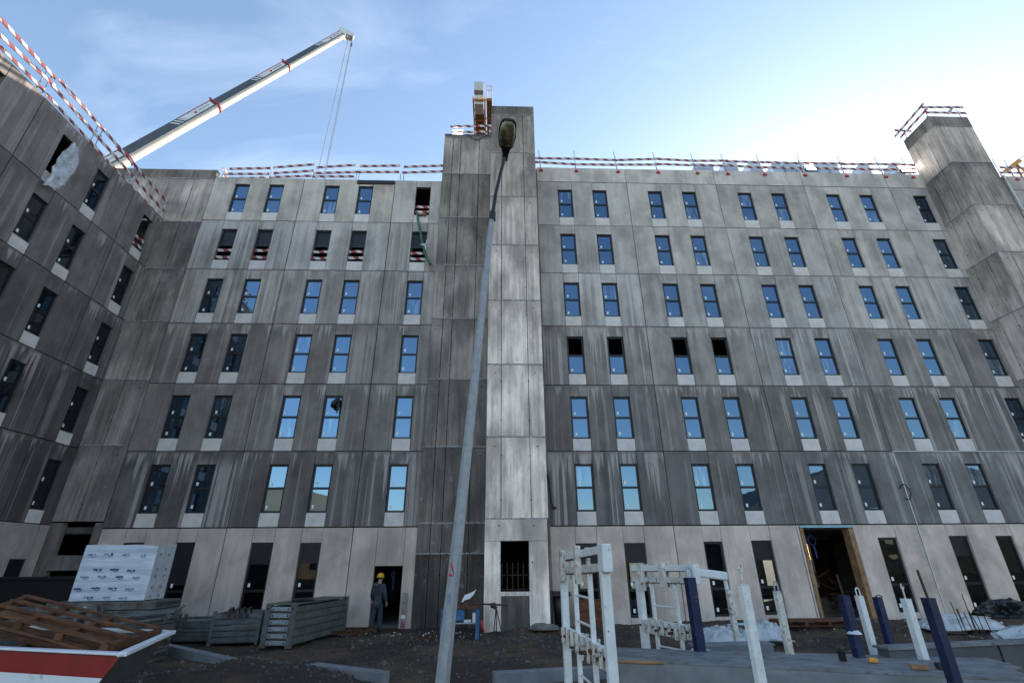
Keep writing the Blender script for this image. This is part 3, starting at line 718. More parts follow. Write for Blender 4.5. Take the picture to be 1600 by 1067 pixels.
tp = [(838,247),(905,249),(962,250),(1025,249),(1082,251),(1135,252),(1190,254),(1252,255),(1315,256),(1375,257),(1428,258)]
mpx = [(838,254),(905,257),(962,258),(1025,257),(1082,258),(1135,259),(1190,262),(1252,263),(1315,264),(1375,265),(1428,265)]
for ps in (tp, mpx):
    for i in range(len(ps)-1):
        d = random.uniform(-2, 2); rail(at(ps[i][0]-2, ps[i][1]+d*.4, y=YR-.03*(i % 2)), at(ps[i+1][0]+3, ps[i+1][1]-d*.4, y=YR-.03*(i % 2)), g, 0.15)
for px in (845,900,965,1027,1088,1135,1192,1254,1318,1378,1420):
    a = at(px, 268, y=20.06); rail_post(g, (a.x, 20.06, 21.72), 1.35, True, random.uniform(-.12,.05))
g = thing('guard_rail', (24.9, 19, 24.4), 'red and white boards crossing around the top of the right hand tower', 'guard rail', 'roof guard rails')
for p, q, pl in (((1440,168),(1505,168),18.32),((1447,176),(1510,177),18.32)): rail(at(*p, y=pl), at(*q, y=pl), g, 0.15)
XT = 23.92
for p, q in (((1443,162),(1398,214)),((1449,170),(1406,216))): rail(at(*p, x=XT), at(*q, x=XT), g, 0.15)
rail(at(1398,204,y=20.0), at(1424,205,y=20.0), g, .15); rail(at(1488,169,y=18.8), at(1481,178,y=18.4), g, .15)
for p in ((24.0,18.4),(24.0,19.9),(25.9,18.4)): rail_post(g, (*p, 24.3), 0.75)
g = thing('guard_rail', (31, 20.2, 21.8), 'piece of red and white board rail beyond the far right tower', 'guard rail', 'roof guard rails')
for a, c in ((262,263),(270,271)): rail(at(1562,a,y=20.1), at(1640,c,y=20.1), g, .15)
for px in (1566, 1584): a = at(px, 276, y=20.06); rail_post(g, (a.x, 20.06, 21.72), 1.35, True)
# wrapped bundles of insulation standing on the right roof
for i, (px, w) in enumerate(((1178,20),(1213,17),(1232,17),(1248,14),(1265,17),(1283,17),(1300,15),(1350,16),(1400,15),(1100,30),(1140,24))):
    a = at(px, 254+2.0*(i % 2), y=20.62); ww = w*0.034; hh = a.z-21.74
    b = MB(); b.box((-ww/2,0,0),(ww/2,.7,hh)); b.box((-ww/2-.01,-.012,hh*.42),(ww/2+.01,0,hh*.46)); b.box((-ww/2-.01,-.012,hh*.8),(ww/2+.01,0,hh*.84))
    o = b.build('insulation_bundle', M['wrap'], None, T(a.x, 20.62, 21.74, random.uniform(-.05,.05)), 0.04)
    tag(o, 'pale film wrapped bundle of insulation on the right roof behind the rail', 'bundle', 'wrapped bundles on the roof')
def support(z):
    b = MB(); b.box((11,20.5,20.9),(23.7,22,21.735)); return b
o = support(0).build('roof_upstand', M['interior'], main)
# work lamps
def work_lamp(name, loc, label, w=0.6, h=0.42, rz=0):
    t = thing(name, loc, label, 'work lamp', None, rz)
    B = T(*loc, rz) @ Matrix.Rotation(RAD(-18), 4, 'X')
    b = MB(); b.box((-w/2,0.0,0.1),(w/2,0.12,0.1+h)); b.build('lamp_housing', M['lamp_black'], t, B, 0.01)
    MB().box((-w/2+.02,-0.012,0.12),(w/2-.02,0.0,0.08+h)).build('lamp_face', M['lit'], t, B)
    b = MB(); b.tube([(-w/2-.02,.06,.3),(-w/2-.02,.06,0),(w/2+.02,.06,0),(w/2+.02,.06,.3)], 0.014, 6); b.build('bracket', M['steel'], t, T(*loc, rz))
a = at(715, 206, y=19.95); work_lamp('work_lamp', (a.x, 19.95, 23.96), 'bright square floodlight at the left corner of the stair tower top', .62, .5)
a = at(1268, 262, y=20.0); work_lamp('work_lamp', (a.x, 19.98, 21.83), 'bright square floodlight on the parapet in the middle of the right roof', .55, .5)
a = at(1419, 262, y=20.0); work_lamp('work_lamp', (a.x, 19.98, 21.83), 'bright floodlight on the parapet close beside the right hand tower', .8, .6)
b = MB(); pts = [(-1.75,19.85,23.93)]+[(-1.75+1.15*i/10, 19.83, 23.93-0.42*math.sin(math.pi*i/10)) for i in range(1,11)]; b.tube(pts, 0.016, 6)
tag(b.build('cable', M['cable']), 'thin black cable sagging over the top of the stair tower', 'cable')
b = MB(); b.box((-7.85,19.94,20.36),(-5.85,20.28,20.62)); o = b.build('tarpaulin_roll', M['black_plastic'], None, None, 0.06)
a0, a1 = at(558,283,y=20), at(620,281,y=20)
o.matrix_basis = Matrix.Translation((a0.x+7.85, 0, a0.z-20.58)); tag(o, 'long rolled black tarpaulin draped over the left roof edge', 'tarpaulin')

# ------------------------------------------------------------------ mobile crane boom behind the wing
def ray(px, py): return fw + RT*((px-800)/F_PX) - UP*((py-533.5)/F_PX)
D0 = 36.0
c0 = CAM_POS+ray(197,246)*D0; c3 = CAM_POS+ray(536,54)*D0*1.409
bx = (c3-c0).normalized(); L1 = (c3-c0).length/3
boom = thing('mobile_crane', c0-bx*((c0.z+0.1)/bx.z), 'long telescopic crane boom in grey and white with red collars rising behind the left wing', 'crane')
hz = Vector((0,0,1)).cross(bx).normalized(); up_ = bx.cross(hz)
BM = Matrix((bx, hz, up_)).transposed().to_4x4()
# local axes: x along the boom, y to the boom's left, z to its top side
def boom_section(s0, s1, hgt, wid):
    B = BM.copy(); B.translation = c0+bx*s0; L = s1-s0
    b = MB(); prof = []
    n = 9
    for k in range(n+1):
        th = math.pi*k/n; prof.append((math.cos(th)*wid/2, -hgt*0.22-math.sin(th)*hgt*0.28))
    low = [Vector((0,y,z)) for y, z in prof]; 
    b.add(low+[v+Vector((L,0,0)) for v in low], [(k, k+1, n+2+k, n+1+k) for k in range(n)], 0, True)
    o = b.build('boom_belly', M['boom_white'], None, B)
    c = MB(); q = [(-wid/2,-hgt*.22),(-wid/2,hgt*.42),(-wid/2+.1,hgt*.5),(wid/2-.1,hgt*.5),(wid/2,hgt*.42),(wid/2,-hgt*.22)]
    vs = [Vector((0,y,z)) for y, z in q]+[Vector((L,y,z)) for y, z in q]
    c.add(vs, [(k, (k+1)%6, 6+(k+1)%6, 6+k) for k in range(6)]+[(0,1,2,3,4,5),(6,7,8,9,10,11)], 0)
    s = c.build('boom_section', M['boom_grey'], boom, B)
    o.parent = s; o.matrix_parent_inverse = wm(s).inverted()
    return s, B, L
dims = [(-c0.z/bx.z+1.0, 0, 1.10, 0.95), (0, L1, 0.98, 0.84), (L1, 2*L1, 0.86, 0.74), (2*L1, 3*L1, 0.74, 0.63)]
for i, (s0, s1, hgt, wid) in enumerate(dims):
    s, B, L = boom_section(s0, s1, hgt, wid)
    # white name plate on the left side near the outer end, with slanted stripes and an unreadable line beside a small red mark
    y = -(wid/2+0.006)
    zlo, zhi = -hgt*.10, hgt*.36
    e = L-0.25 if i else L-0.2; st0 = e-3.0
    p = MB(); p.add([(st0+(0.25),y,zlo),(e,y,zlo),(e,y,zhi),(st0-.15,y,zhi)], [(0,1,2,3)])
    p.add([(st0+.25,y+.005,zlo),(e,y+.005,zlo),(e,y+.005,zhi),(st0-.15,y+.005,zhi)], [(3,2,1,0)])
    for k in range(3):
        x = st0-0.22-k*0.34; p.add([(x+.25,y,zlo),(x+.40,y,zlo),(x+.0,y,zhi),(x-.15,y,zhi)], [(0,1,2,3)])
    p.build('name_plate', M['sign_white'], s, B)
    q = MB(); cx = st0+1.25; y2 = y-.004; zc = (zlo+zhi)/2
    q.add([(cx-.16,y2,zc),(cx,y2,zc-.17),(cx+.16,y2,zc),(cx+.08,y2,zc+.08),(cx,y2,zc+.02),(cx-.08,y2,zc+.08)], [(0,1,2,3,4,5)])
    q.add([(st0-.15,y2,zhi-.02),(e,y2,zhi-.02),(e,y2,zhi+.04),(st0-.15,y2,zhi+.04)], [(0,1,2,3)])
    q.build('emblem', M['crane_red'], s, B)
    w_ = MB()
    for k in range(9): w_.add([(cx+.35+k*.12,y2,zc-.07),(cx+.43+k*.12,y2,zc-.07),(cx+.43+k*.12,y2,zc+.05),(cx+.35+k*.12,y2,zc+.05)], [(0,1,2,3)])
    w_.build('lettering', M['steel'], s, B)
    if i < 3:
        col = MB(); R_ = hgt*0.62
        ring = []
        for k in range(18):
            th = math.pi*(-0.14+1.28*k/17); ring.append((math.cos(th)*wid*.61, -math.sin(th)*hgt*.57-hgt*.02))
        ring = ring+[(-wid*.60,hgt*.58)]; ring = [(wid*.60,hgt*.58)]+ring
        inner = [(yy*.86, zz*.86) for yy, zz in ring]
        n = len(ring)
        for x0_, x1_ in ((L-.09, L+.06),):
            vs = [(x0_,*p_) for p_ in ring]+[(x1_,*p_) for p_ in ring]+[(x0_,*p_) for p_ in inner]+[(x1_,*p_) for p_ in inner]
            fs = []
            for k in range(n-1):
                fs += [(k,k+1,n+k+1,n+k),(2*n+k,3*n+k,3*n+k+1,2*n+k+1),(k,2*n+k,2*n+k+1,k+1),(n+k,n+k+1,3*n+k+1,3*n+k)]
            col.add(vs, fs)
        col.build('collar', M['crane_red'], s, B)
B = BM.copy(); B.translation = c3
hd = MB()
hd.box((-.25,-.36,-.35),(.25,.36,.40), 0); hd.prism([(-.1,.35),(.35,.60),(.55,.50),(.45,.1),(.75,-.35),(.85,-.75),(.45,-.95),(.1,-.55)], -.34, -.26, 0); hd.prism([(-.1,.35),(.35,.60),(.55,.50),(.45,.1),(.75,-.35),(.85,-.75),(.45,-.95),(.1,-.55)], .26, .34, 0)
hd.tube([(.55,-.26,-.62),(.55,.26,-.62)], .30, 14, 1); hd.tube([(.25,-.26,.38),(.25,.26,.38)], .20, 14, 1); hd.box((.8,-.05,-.75),(1.05,.05,-.45), 1)
hd.build('boom_head', [M['sign_white'], M['ballast']], boom, B)
hx = B @ Vector((.68, 0, -.75))
b = MB()
for dx, dy in ((-.75,0),(-.12,.05),(.05,-.05)): b.tube([hx+Vector((dx*.6,dy,.1)), hx+Vector((dx,dy,-24))], 0.030, 6)
b.build('hoist_rope', M['steel'], boom)
b = MB(); b.tube([hx+Vector((0,0,-1.1)), hx+Vector((0,0,-1.5))], 0.10, 8); b.build('overload_weight', M['boom_grey'], boom)

# ------------------------------------------------------------------ tower crane behind the stair tower
H = 40.0
tcn = thing('tower_crane', (-1.9, 47, -0.1), 'yellow tower crane arm with concrete ballast seen end on above the stair tower', 'crane')
e0 = at(748, 140, z=H); e1 = Vector((e0.x-0.1, 62, H))
def lx(off, y, z=0): return Vector((e0.x+off, y, H+z))
y0_ = e0.y
b = MB()
for sx in (-.52, .52): b.bar(lx(sx,y0_+.9), lx(sx,60), .12, .42)
for yy in np.arange(y0_+1, 60, 1.1): b.bar(lx(-.52,yy,-.05), lx(.52,yy,-.05), .10, .14)
b.build('counter_jib', M['yellow'], tcn)
b = MB(); b.box((e0.x-.42,y0_,H-.1),(e0.x+.42,y0_+.5,H+1.0)); b.box((e0.x-.40,y0_+1.1,H-.5),(e0.x+.40,y0_+2.2,H+.9)); b.build('ballast', M['ballast'], tcn, None, .02)
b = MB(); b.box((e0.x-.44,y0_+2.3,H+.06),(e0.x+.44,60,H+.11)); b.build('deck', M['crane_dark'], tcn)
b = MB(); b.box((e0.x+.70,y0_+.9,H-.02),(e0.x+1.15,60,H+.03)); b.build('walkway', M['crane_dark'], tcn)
b = MB()
for off in (.70, 1.15):
    b.bar(lx(off,y0_+.9,.0), lx(off,60,.0), .06, .14)
    for z in (.55,1.1): b.tube([lx(off,y0_+.5,z), lx(off,60,z)], .03, 6)
    for yy in np.arange(y0_+.5, 60, 1.6): b.tube([lx(off,yy,0), lx(off,yy,1.1)], .025, 6)
for z in (.55,1.1): b.tube([lx(.70,y0_+.5,z), lx(1.15,y0_+.5,z)], .03, 6)
for yy in np.arange(y0_+1, 60, 2.0): b.bar(lx(.5,yy,-.08), lx(1.15,yy,-.08), .08, .08)
b.build('handrail', M['yellow'], tcn)
def lattice(b, p, q, w, step, r=.05, R_=.09):
    p, q = Vector(p), Vector(q); Mx = frame_of(p, q); L = (q-p).length; n = max(2, int(L/step))
    cs = [(-w/2,-w/2),(w/2,-w/2),(w/2,w/2),(-w/2,w/2)]
    for c in cs: b.tube([Mx@Vector((0,*c)), Mx@Vector((L,*c))], R_, 4, smooth=False)
    for i in range(n):
        xa, xb = L*i/n, L*(i+1)/n
        for k in range(4):
            c, d = cs[k], cs[(k+1)%4]
            if i % 2: c, d = d, c
            b.tube([Mx@Vector((xa,*c)), Mx@Vector((xb,*d))], r, 4, smooth=False, caps=False)
b = MB(); lattice(b, (e0.x+.3,47,-.1), (e0.x+.3,47,H-.2), 1.6, 1.8); b.build('mast', M['yellow'], tcn)
# second crane, far right
fc = thing('tower_crane', (105, 75, -0.1), 'distant yellow tower crane tip peeping over the roof at the right edge', 'crane')
p = CAM_POS+ray(1578,263)*60; q = CAM_POS+ray(1592,252)*60
b = MB(); dirn = (q-p).normalized()
b.bar(p-dirn*.8, q+dirn*.1, .4, .5); b.build('apex', M['yellow'], fc)
b = MB(); b.tube([q+Vector((0,0,.2)), CAM_POS+ray(1680,185)*66], .06, 5); b.tube([CAM_POS+ray(1588,255)*60, CAM_POS+ray(1680,262)*66], .05, 5); b.build('tie_rod', M['steel'], fc)
b = MB(); base = Vector((q.x+1.5, q.y+1, -.1)); lattice(b, base, (base.x, base.y, q.z-2.5), 1.8, 2.0); b.tube([CAM_POS+ray(1587,256)*60, (base.x+.8,base.y,q.z-2.5)], .12, 5); b.tube([CAM_POS+ray(1586,256)*60, (base.x-.8,base.y,q.z-2.5)], .12, 5)
b.build('mast', M['yellow'], fc); fc.location = (base.x, base.y, -.1)
for ch in fc.children: ch.matrix_parent_inverse = wm(fc).inverted()

# ------------------------------------------------------------------ street lamp in front
lamp = thing('street_lamp', (-0.66, 6.6, -0.1), 'tall leaning grey lamp post with a dark lamp head and a red triangle sticker', 'street lamp')
pb, ptp = Vector((-0.655, 6.6, -0.15)), Vector((-0.085, 6.6, 7.45))
def lamp_r(z): return 0.093-(0.093-0.045)*(z+0.15)/7.6
def lamp_c(z): return pb+(ptp-pb)*((z+0.15)/7.6)
b = MB(); b.tube([lamp_c(z) for z in (-.15,2,4,6,7.45)], [lamp_r(z) for z in (-.15,2,4,6,7.45)], 8, smooth=False)
b.build('pole', M['pole'], lamp)
b = MB(); arm = [ptp+Vector((0,0,-.06)), Vector((-.03,6.6,7.9)), Vector((.05,6.59,8.35)), Vector((.125,6.57,8.70)), Vector((.135,6.52,8.82))]
b.tube(arm, [.036,.032,.030,.030,.032], 8); b.tube([ptp+Vector((0,0,-.12)), ptp+Vector((.004,0,.05))], .058, 10); b.build('arm', M['lamp_black'], lamp)
# lamp head: reaching towards the camera and slightly up
hp, hq = Vector((.135,6.62,8.74)), Vector((.185,5.98,8.98)); HM = frame_of(hp, hq)
def loft(b, rings, mi=0, cap=True):
    n = len(rings[0]); vs = [v for r_ in rings for v in r_]
    fs = [(i*n+k, i*n+(k+1)%n, (i+1)*n+(k+1)%n, (i+1)*n+k) for i in range(len(rings)-1) for k in range(n)]
    if cap: fs += [tuple(range(n))[::-1], tuple(range((len(rings)-1)*n, len(rings)*n))]
    return b.add(vs, fs, mi, True)
def ring(x, w, zt, zb, n=16):
    out = []
    for k in range(n):
        th = 2*math.pi*k/n; c, s_ = math.cos(th), math.sin(th)
        out.append(HM@Vector((x, w*math.copysign(abs(c)**.6, c), (zt if s_ > 0 else zb)*abs(s_)**.7)))
    return out
b = MB(); loft(b, [ring(-.02,.05,.05,-.05), ring(.1,.055,.06,-.055), ring(.2,.085,.07,-.05), ring(.23,.125,.10,-.012), ring(.40,.158,.125,-.012), ring(.55,.155,.12,-.012), ring(.66,.135,.09,-.012), ring(.71,.09,.05,-.010)])
b.build('lamp_housing', M['lamp_black'], lamp)
b = MB(); loft(b, [ring(.235,.09,-.008,-.02), ring(.26,.118,-.005,-.075), ring(.40,.142,-.005,-.105), ring(.55,.138,-.005,-.10), ring(.645,.110,-.005,-.075), ring(.68,.07,-.008,-.02)])
b.build('lamp_bowl', M['lens'], lamp)
# triangle sticker wrapped round the pole
def on_pole(u, z, off=0.003):
    r_ = lamp_r(z); th = u/r_; seg = math.pi/4
    rr = r_*math.cos(seg/2)/math.cos(((th+seg/2) % seg)-seg/2)
    c = lamp_c(z); return c+Vector((math.sin(th), -math.cos(th), 0))*(rr+off)
zc = at(705, 900, y=6.47).z
def pole_patch(b, quad, mi=0, n=6):
    (a0, a1, a2, a3) = [Vector(v) for v in quad]; vs = []
    for j in range(n+1):
        for i in range(n+1):
            p_ = a0.lerp(a1, i/n).lerp(a3.lerp(a2, i/n), j/n); vs.append(on_pole(p_.x*0.64, zc+p_.y*0.88))
    b.add(vs, [(j*(n+1)+i, j*(n+1)+i+1, (j+1)*(n+1)+i+1, (j+1)*(n+1)+i) for j in range(n) for i in range(n)], mi)
b = MB()
pole_patch(b, [(-.115,0),(-.065,0),(-.065,.036),(-.115,.036)], 0); pole_patch(b, [(-.065,0),(-.005,-.004),(-.055,.036),(-.065,.036)], 1)
pole_patch(b, [(-.082,.11),(-.070,.185),(-.062,.19),(-.072,.125)], 1); pole_patch(b, [(-.112,.10),(-.098,.17),(-.083,.19),(-.088,.13)], 0)
pole_patch(b, [(-.062,.11),(-.056,.185),(-.040,.15),(-.043,.075)], 0); pole_patch(b, [(-.043,.075),(-.040,.15),(.012,.018),(.005,.010)], 1)
b.build('triangle_sticker', [M['orange_red'], M['deep_red']], lamp)
b = MB(); pole_patch(b, [(-.055,-.36),(.0,-.36),(.0,-.2),(-.055,-.2)], 0); b.build('worn_sticker', M['pale_ink'], lamp)
b = MB(); pole_patch(b, [(-.045,-.26),(-.02,-.26),(-.025,-.23),(-.045,-.23)]); pole_patch(b, [(-.03,-.33),(-.018,-.33),(-.018,-.29),(-.03,-.29)]); b.build('sticker_mark', M['boom_grey'], lamp)
# ------------------------------------------------------------------ skip with a wooden lattice, front left
sk = thing('skip', (-6.3, 8.3, -0.1), 'white waste skip with a broad red band below its rim, filled with brown timber', 'skip')
A, Bk = Vector((-4.38,6.84,1.1)), Vector((-5.0,8.8,1.1)); dl = Vector((-1.95,0.59,0)).normalized()
Dk, Ck = A+dl*4.2, Bk+dl*4.2; rim = [A, Bk, Ck, Dk]; cen = (A+Bk+Ck+Dk)/4
def lvl(z, s): return [Vector((cen.x+(p.x-cen.x)*s[0]+0, cen.y+(p.y-cen.y)*s[1], z)) for p in rim]
ax, ay = -dl, (Bk-A).normalized()
def lvl2(z, ix, iy): return [Vector((*(p+ax*(-ix if k < 2 else ix)+ay*(iy if k in (0,3) else -iy)).xy, z)) for k, p in enumerate(rim)]
def skin_(b, r0_, r1_, mi): 
    vs = r0_+r1_; n = 4; b.add(vs, [(k,(k+1)%4,4+(k+1)%4,4+k) for k in range(4)], mi)
b = MB(); skin_(b, lvl2(1.05,.03,.0), lvl2(0.83,.21,.0), 1); skin_(b, lvl2(0.83,.21,.0), lvl2(-.1,.85,.02), 0)
skin_(b, lvl2(1.05,.10,.07), lvl2(-.05,.92,.09), 2); b.add(lvl2(-.05,.92,.09), [(0,1,2,3)], 2)
# the sloping end is bare grey
body = b.build('body', [M['skip_white'], M['skip_red'], M['skip_grey']], sk)
for p in body.data.polygons:
    if abs(p.normal.normalized().dot(ax)) > 0.6: p.material_index = 2 if p.center.z < 0.8 else 2
b = MB()
for k in range(4):
    p, q = rim[k], rim[(k+1) % 4]; d = (q-p).normalized(); b.bar(p-d*.04+Vector((0,0,-.02)), q+d*.04+Vector((0,0,-.02)), .10, .028 if k in (2,3) else .05)
b.build('rim', M['skip_white'], sk, None, .008)
def slats(name, label, near, far, nl, nc, w, mat, th=.028):
    """timber lattice: nl long slats between the near (left,right) and far (left,right) pixel anchored corners, nc bearers"""
    (n0, n1), (f0, f1) = near, far; b = MB(); nrm = (n1-n0).cross(f0-n0).normalized()
    if nrm.z < 0: nrm = -nrm
    for i in range(nl):
        t = i/(nl-1); p, q = n0.lerp(f0, t), n1.lerp(f1, t); b.bar(p, q+(q-p)*random.uniform(-.02,.03), w, th, 0, nrm)
    for j in range(nc):
        t = j/(nc-1); p, q = n0.lerp(n1, t)-nrm*.06, f0.lerp(f1, t)-nrm*.06; b.bar(p-(q-p)*.04, q+(q-p)*.04, .09, .085, 0, nrm)
    for i in range(nl):
        t = i/(nl-1); p, q = n0.lerp(f0, t)-nrm*.12, n1.lerp(f1, t)-nrm*.12
        if i % 2 == 0: b.bar(p, q, w, th, 0, nrm)
    return tag(b.build(name, mat), label, 'pallet')
nl0, nl1 = Vector((-6.9,7.55,1.52)), Vector((-4.62,7.05,1.10)); fl0, fl1 = Vector((-6.95,8.95,1.60)), Vector((-5.05,8.5,1.17))
nl1 = at(168,1003,y=7.15); fl1 = at(247,981,y=8.55); fl0 = at(40,930,y=9.2); nl0 = at(-25,952,y=7.9)
slats('pallet', 'brown slatted pallet leaning on top in the skip, its end near the rim', (nl0, nl1), (fl0, fl1), 4, 4, .095, M['old_timber'])
d_ = Vector((-.25,.12,-.25)); slats('pallet', 'shadowed brown pallet lying underneath the top one in the skip', (nl0+d_+Vector((-.4,-.05,-.05)), nl1+d_), (fl0+d_, fl1+d_+Vector((-.1,0,0))), 4, 3, .095, M['old_timber'])
b = MB()
for i in range(9):
    p = Vector((-7.4+i*.32, 7.9+random.uniform(-.3,.4), .62+random.uniform(-.1,.12))); b.bar(p, p+Vector((1.3,random.uniform(-.5,.1),random.uniform(-.05,.15))), .1, .03)
b.box((-7.4,7.9,.2),(-5.6,8.6,.55))
tag(b.build('scrap_timber', M['grey_timber']), 'heap of loose scrap boards lying in the bottom of the skip', 'timber')

# ------------------------------------------------------------------ stacked formwork and wrapped pallet, left
def panel_stack(name, loc, rz, L, Wd, layers, hh, label, cat, group=None, mat='old_steel'):
    t = thing(name, loc, label, cat, group, rz); Mx = T(*loc, rz)
    for k in range(layers):
        b = MB(); z = k*hh; j = random.uniform(-.05,.05)
        b.box((j,0,z+.01),(L+j,Wd,z+hh*.30)); b.box((j,.03,z+hh*.30),(L+j,Wd-.03,z+hh*.72)); b.box((j,0,z+hh*.72),(L+j,Wd,z+hh-.012))
        n = int(L/.45)
        for i in range(n+1):
            x = j+(L-.06)*i/n; b.box((x,-.005,z+hh*.28),(x+.06,Wd+.005,z+hh*.74))
        b.build('formwork_panel', M[mat], t, Mx)
    return t
panel_stack('formwork_stack', (-14.6,14.2,-.05), RAD(2), 4.3, 1.2, 5, .215, 'long stack of grey steel formwork panels at the left edge behind the skip', 'formwork')
panel_stack('formwork_stack', (-11.75,14.7,-.08), RAD(3), 2.7, 1.25, 6, .205, 'stack of grey steel formwork panels carrying the film wrapped insulation', 'formwork')
b = MB(); b.box((-17.6,17.2,-.1),(-12.75,18.1,1.62)); b.box((-17.6,17.15,1.62),(-12.7,18.15,1.70)); b.box((-12.8,17.12,-.1),(-12.7,17.2,1.62))
tag(b.build('container', M['black_panel'], None, None, .01), 'low black container standing against the wing behind the formwork', 'container')
PT = T(-11.30,14.82,1.16,RAD(4)); wp = thing('wrapped_pallet', (-10.5,15.3,1.16), 'white film wrapped insulation pallet printed with blue marks on top of the formwork stack', 'pallet load')
def wrapped(w, d, h):
    nx, nz = 26, 16; b = MB()
    def P_(x, y, z, s): 
        v = Vector((x*3, y*3, z*3)); k = 0.014*mnoise.noise(v)+.006*mnoise.noise(v*3.1); return Vector((x, y, z))+s*k
    def face(o, ux, uz, nrm, mi):
        vs = []
        for j in range(nz+1):
            for i in range(nx+1):
                p = o+ux*(i/nx)+uz*(j/nz); edge = (i in (0, nx)) or (j == 0)
                if j == nz: p = p+Vector((0,0,.06*mnoise.noise(Vector((p.x*1.3,p.y*2,5)))+.04))
                vs.append(P_(*p, Vector((0,0,0)) if edge else nrm))
        b.add(vs, [(j*(nx+1)+i, j*(nx+1)+i+1, (j+1)*(nx+1)+i+1, (j+1)*(nx+1)+i) for j in range(nz) for i in range(nx)], mi, True)
    X, Yv, Z = Vector((w,0,0)), Vector((0,d,0)), Vector((0,0,h))
    face(Vector((0,0,0)), X, Z, Vector((0,-1,0)), 0); face(X, Yv, Z, Vector((1,0,0)), 1); face(X+Yv, -X, Z, Vector((0,1,0)), 0); face(Yv, -Yv, Z, Vector((-1,0,0)), 1)
    b.box((.02,.02,.3),(w-.02,d-.02,h-.005), 0); return b
wrapped(1.88,.95,1.33).build('film', [M['wrap'], M['wrap_side']], wp, PT)
b, b2 = MB(), MB()
rng = random.Random(4)
def mark(bb, x, z, k, side=False):
    def V(u, v): return (1.895, .02+u, v) if side else (u, -.02, v)
    wl = .22 if not side else .13
    n = 7; cuts = [rng.random() < (0.12 if k else 0.35) for _ in range(n)]
    for i in range(n):
        if cuts[i]: continue
        a = x+wl*i/n; e = wl/n*.92; hh = rng.uniform(.030,.046); bb.add([V(a,z),V(a+e,z),V(a+e+.014,z+hh),V(a+.014,z+hh)], [(0,1,2,3)])
    cx, rr = x+wl*.72, wl*.30; m_ = 12
    lo, hi = (-math.pi, 0) if k else (-math.pi, .35*math.pi)
    for i in range(m_):
        t0, t1 = lo+(hi-lo)*i/m_, lo+(hi-lo)*(i+1)/m_
        bb.add([V(cx+math.cos(t)*q, z+.01+math.sin(t)*q*.85) for t, q in ((t0,rr),(t1,rr),(t1,rr-.014),(t0,rr-.014))], [(0,1,2,3)])
for r_, z in enumerate((.05,.27,.55,.72,1.10)):
    for c_ in range(6):
        x = -.06+.43*c_+(.17 if r_ in (2,4) else .0)+(.1 if r_ == 1 else 0)
        if x < .02 or x > 1.62: continue
        b = MB(); mark(b, x, z+.02*math.sin(x*3), r_ != 4); b.build('print_mark', M['ink'] if rng.random() < .4 else M['pale_ink'], wp, PT)
    for x in (.12,.55): b = MB(); mark(b, x, z+.02, True, True); b.build('print_mark', M['pale_ink'], wp, PT)
# brackets, rails and ties dumped in front of the pallet
def bracket(loc, rz, h, label, mat='old_steel'):
    t = thing('scaffold_bracket', loc, label, 'bracket', None, rz); Mx = T(*loc, rz)
    b = MB(); b.box((-.16,0,0),(-.09,.28,h)); b.box((.10,0,0),(.17,.28,h)); b.prism([(-.22,h),(.24,h),(.2,h+.12),(.1,h+.17),(-.1,h+.17),(-.2,h+.12)], .02,.06); b.prism([(-.22,h),(.24,h),(.2,h+.12),(-.2,h+.12)], .22,.26)
    b.box((-.2,.02,.1),(.2,.26,.16)); b.build('bracket_frame', M[mat], t, Mx, .01)
    b = MB(); b.tube([(0,-.01,h+.08),(0,.3,h+.08)], .04, 10); b.build('pin', M['steel'], t, Mx)
bracket((-8.9,12.2,.35), .1, .75, 'upright grey bracket with rounded head between the skip and the wrapped pallet')
bracket((-10.05,12.4,.3), -.2, .70, 'grey double flange bracket farther left in front of the wrapped pallet')
t = thing('prop_bundle', (-8.6,13.8,.7), 'bundle of grey steel props lying on the formwork to the right of the wrapped pallet', 'props')
for i in range(7):
    y = 13.55+.12*(i % 4); z = .72+.085*(i//4)+.012*i
    b = MB(); b.tube([(-9.3,y,z),(-7.85+random.uniform(-.1,.1),y+.15,z+.12)], .042, 8); b.build('prop', M['old_steel'], t)
b = MB(); b.tube([(-7.95,13.6,.86),(-7.85,14.0,.94)], .075, 10); b.tube([(-7.85,13.75,.86),(-7.74,13.75,1.06),(-7.68,13.8,1.12)], .04, 8); b.build('prop_head', M['old_steel'], t)
panel_stack('formwork_stack', (-9.75,13.35,-.08), RAD(2), 1.65, .95, 3, .24, 'low stack of grey formwork beneath the bundle of props', 'formwork')

def crate(name, loc, rz, L, Wd, H_, label, slat=5, group=None):
    """open steel crate with ribbed sides: corner posts, slats, base and lugs"""
    t = thing(name, loc, label, 'crate', group, rz); Mx = T(*loc, rz)
    for x in (0, L-.09):
        for y in (0, Wd-.09): MB().box((x,y,0),(x+.09,y+.09,H_+.05)).build('post', M['old_steel'], t, Mx, .008)
    for nm, a, c in (('side', 'x', 0), ('side', 'x', Wd), ('side', 'y', 0), ('side', 'y', L)):
        b = MB()
        for i in range(slat):
            z = .08+(H_-.08)*i/slat; z1 = z+(H_-.08)/slat*.80; zm = (z+z1)/2
            o_ = -.02 if c == 0 else .02
            if a == 'x': 
                y = c+(.04 if c == 0 else -.04); b.box((.09,y-.015,z),(L-.09,y+.015,z1)); b.box((.09,y+o_-.014,z+.02),(L-.09,y+o_+.014,z1-.04))
            else:
                x = c+(.04 if c == 0 else -.04); b.box((x-.015,.09,z),(x+.015,Wd-.09,z1)); b.box((x+o_-.014,.09,z+.02),(x+o_+.014,Wd-.09,z1-.04))
        b.build(nm, M['old_steel'], t, Mx)
    MB().box((.05,.05,.06),(L-.05,Wd-.05,.12)).build('floor', M['old_steel'], t, Mx)
    return t, Mx
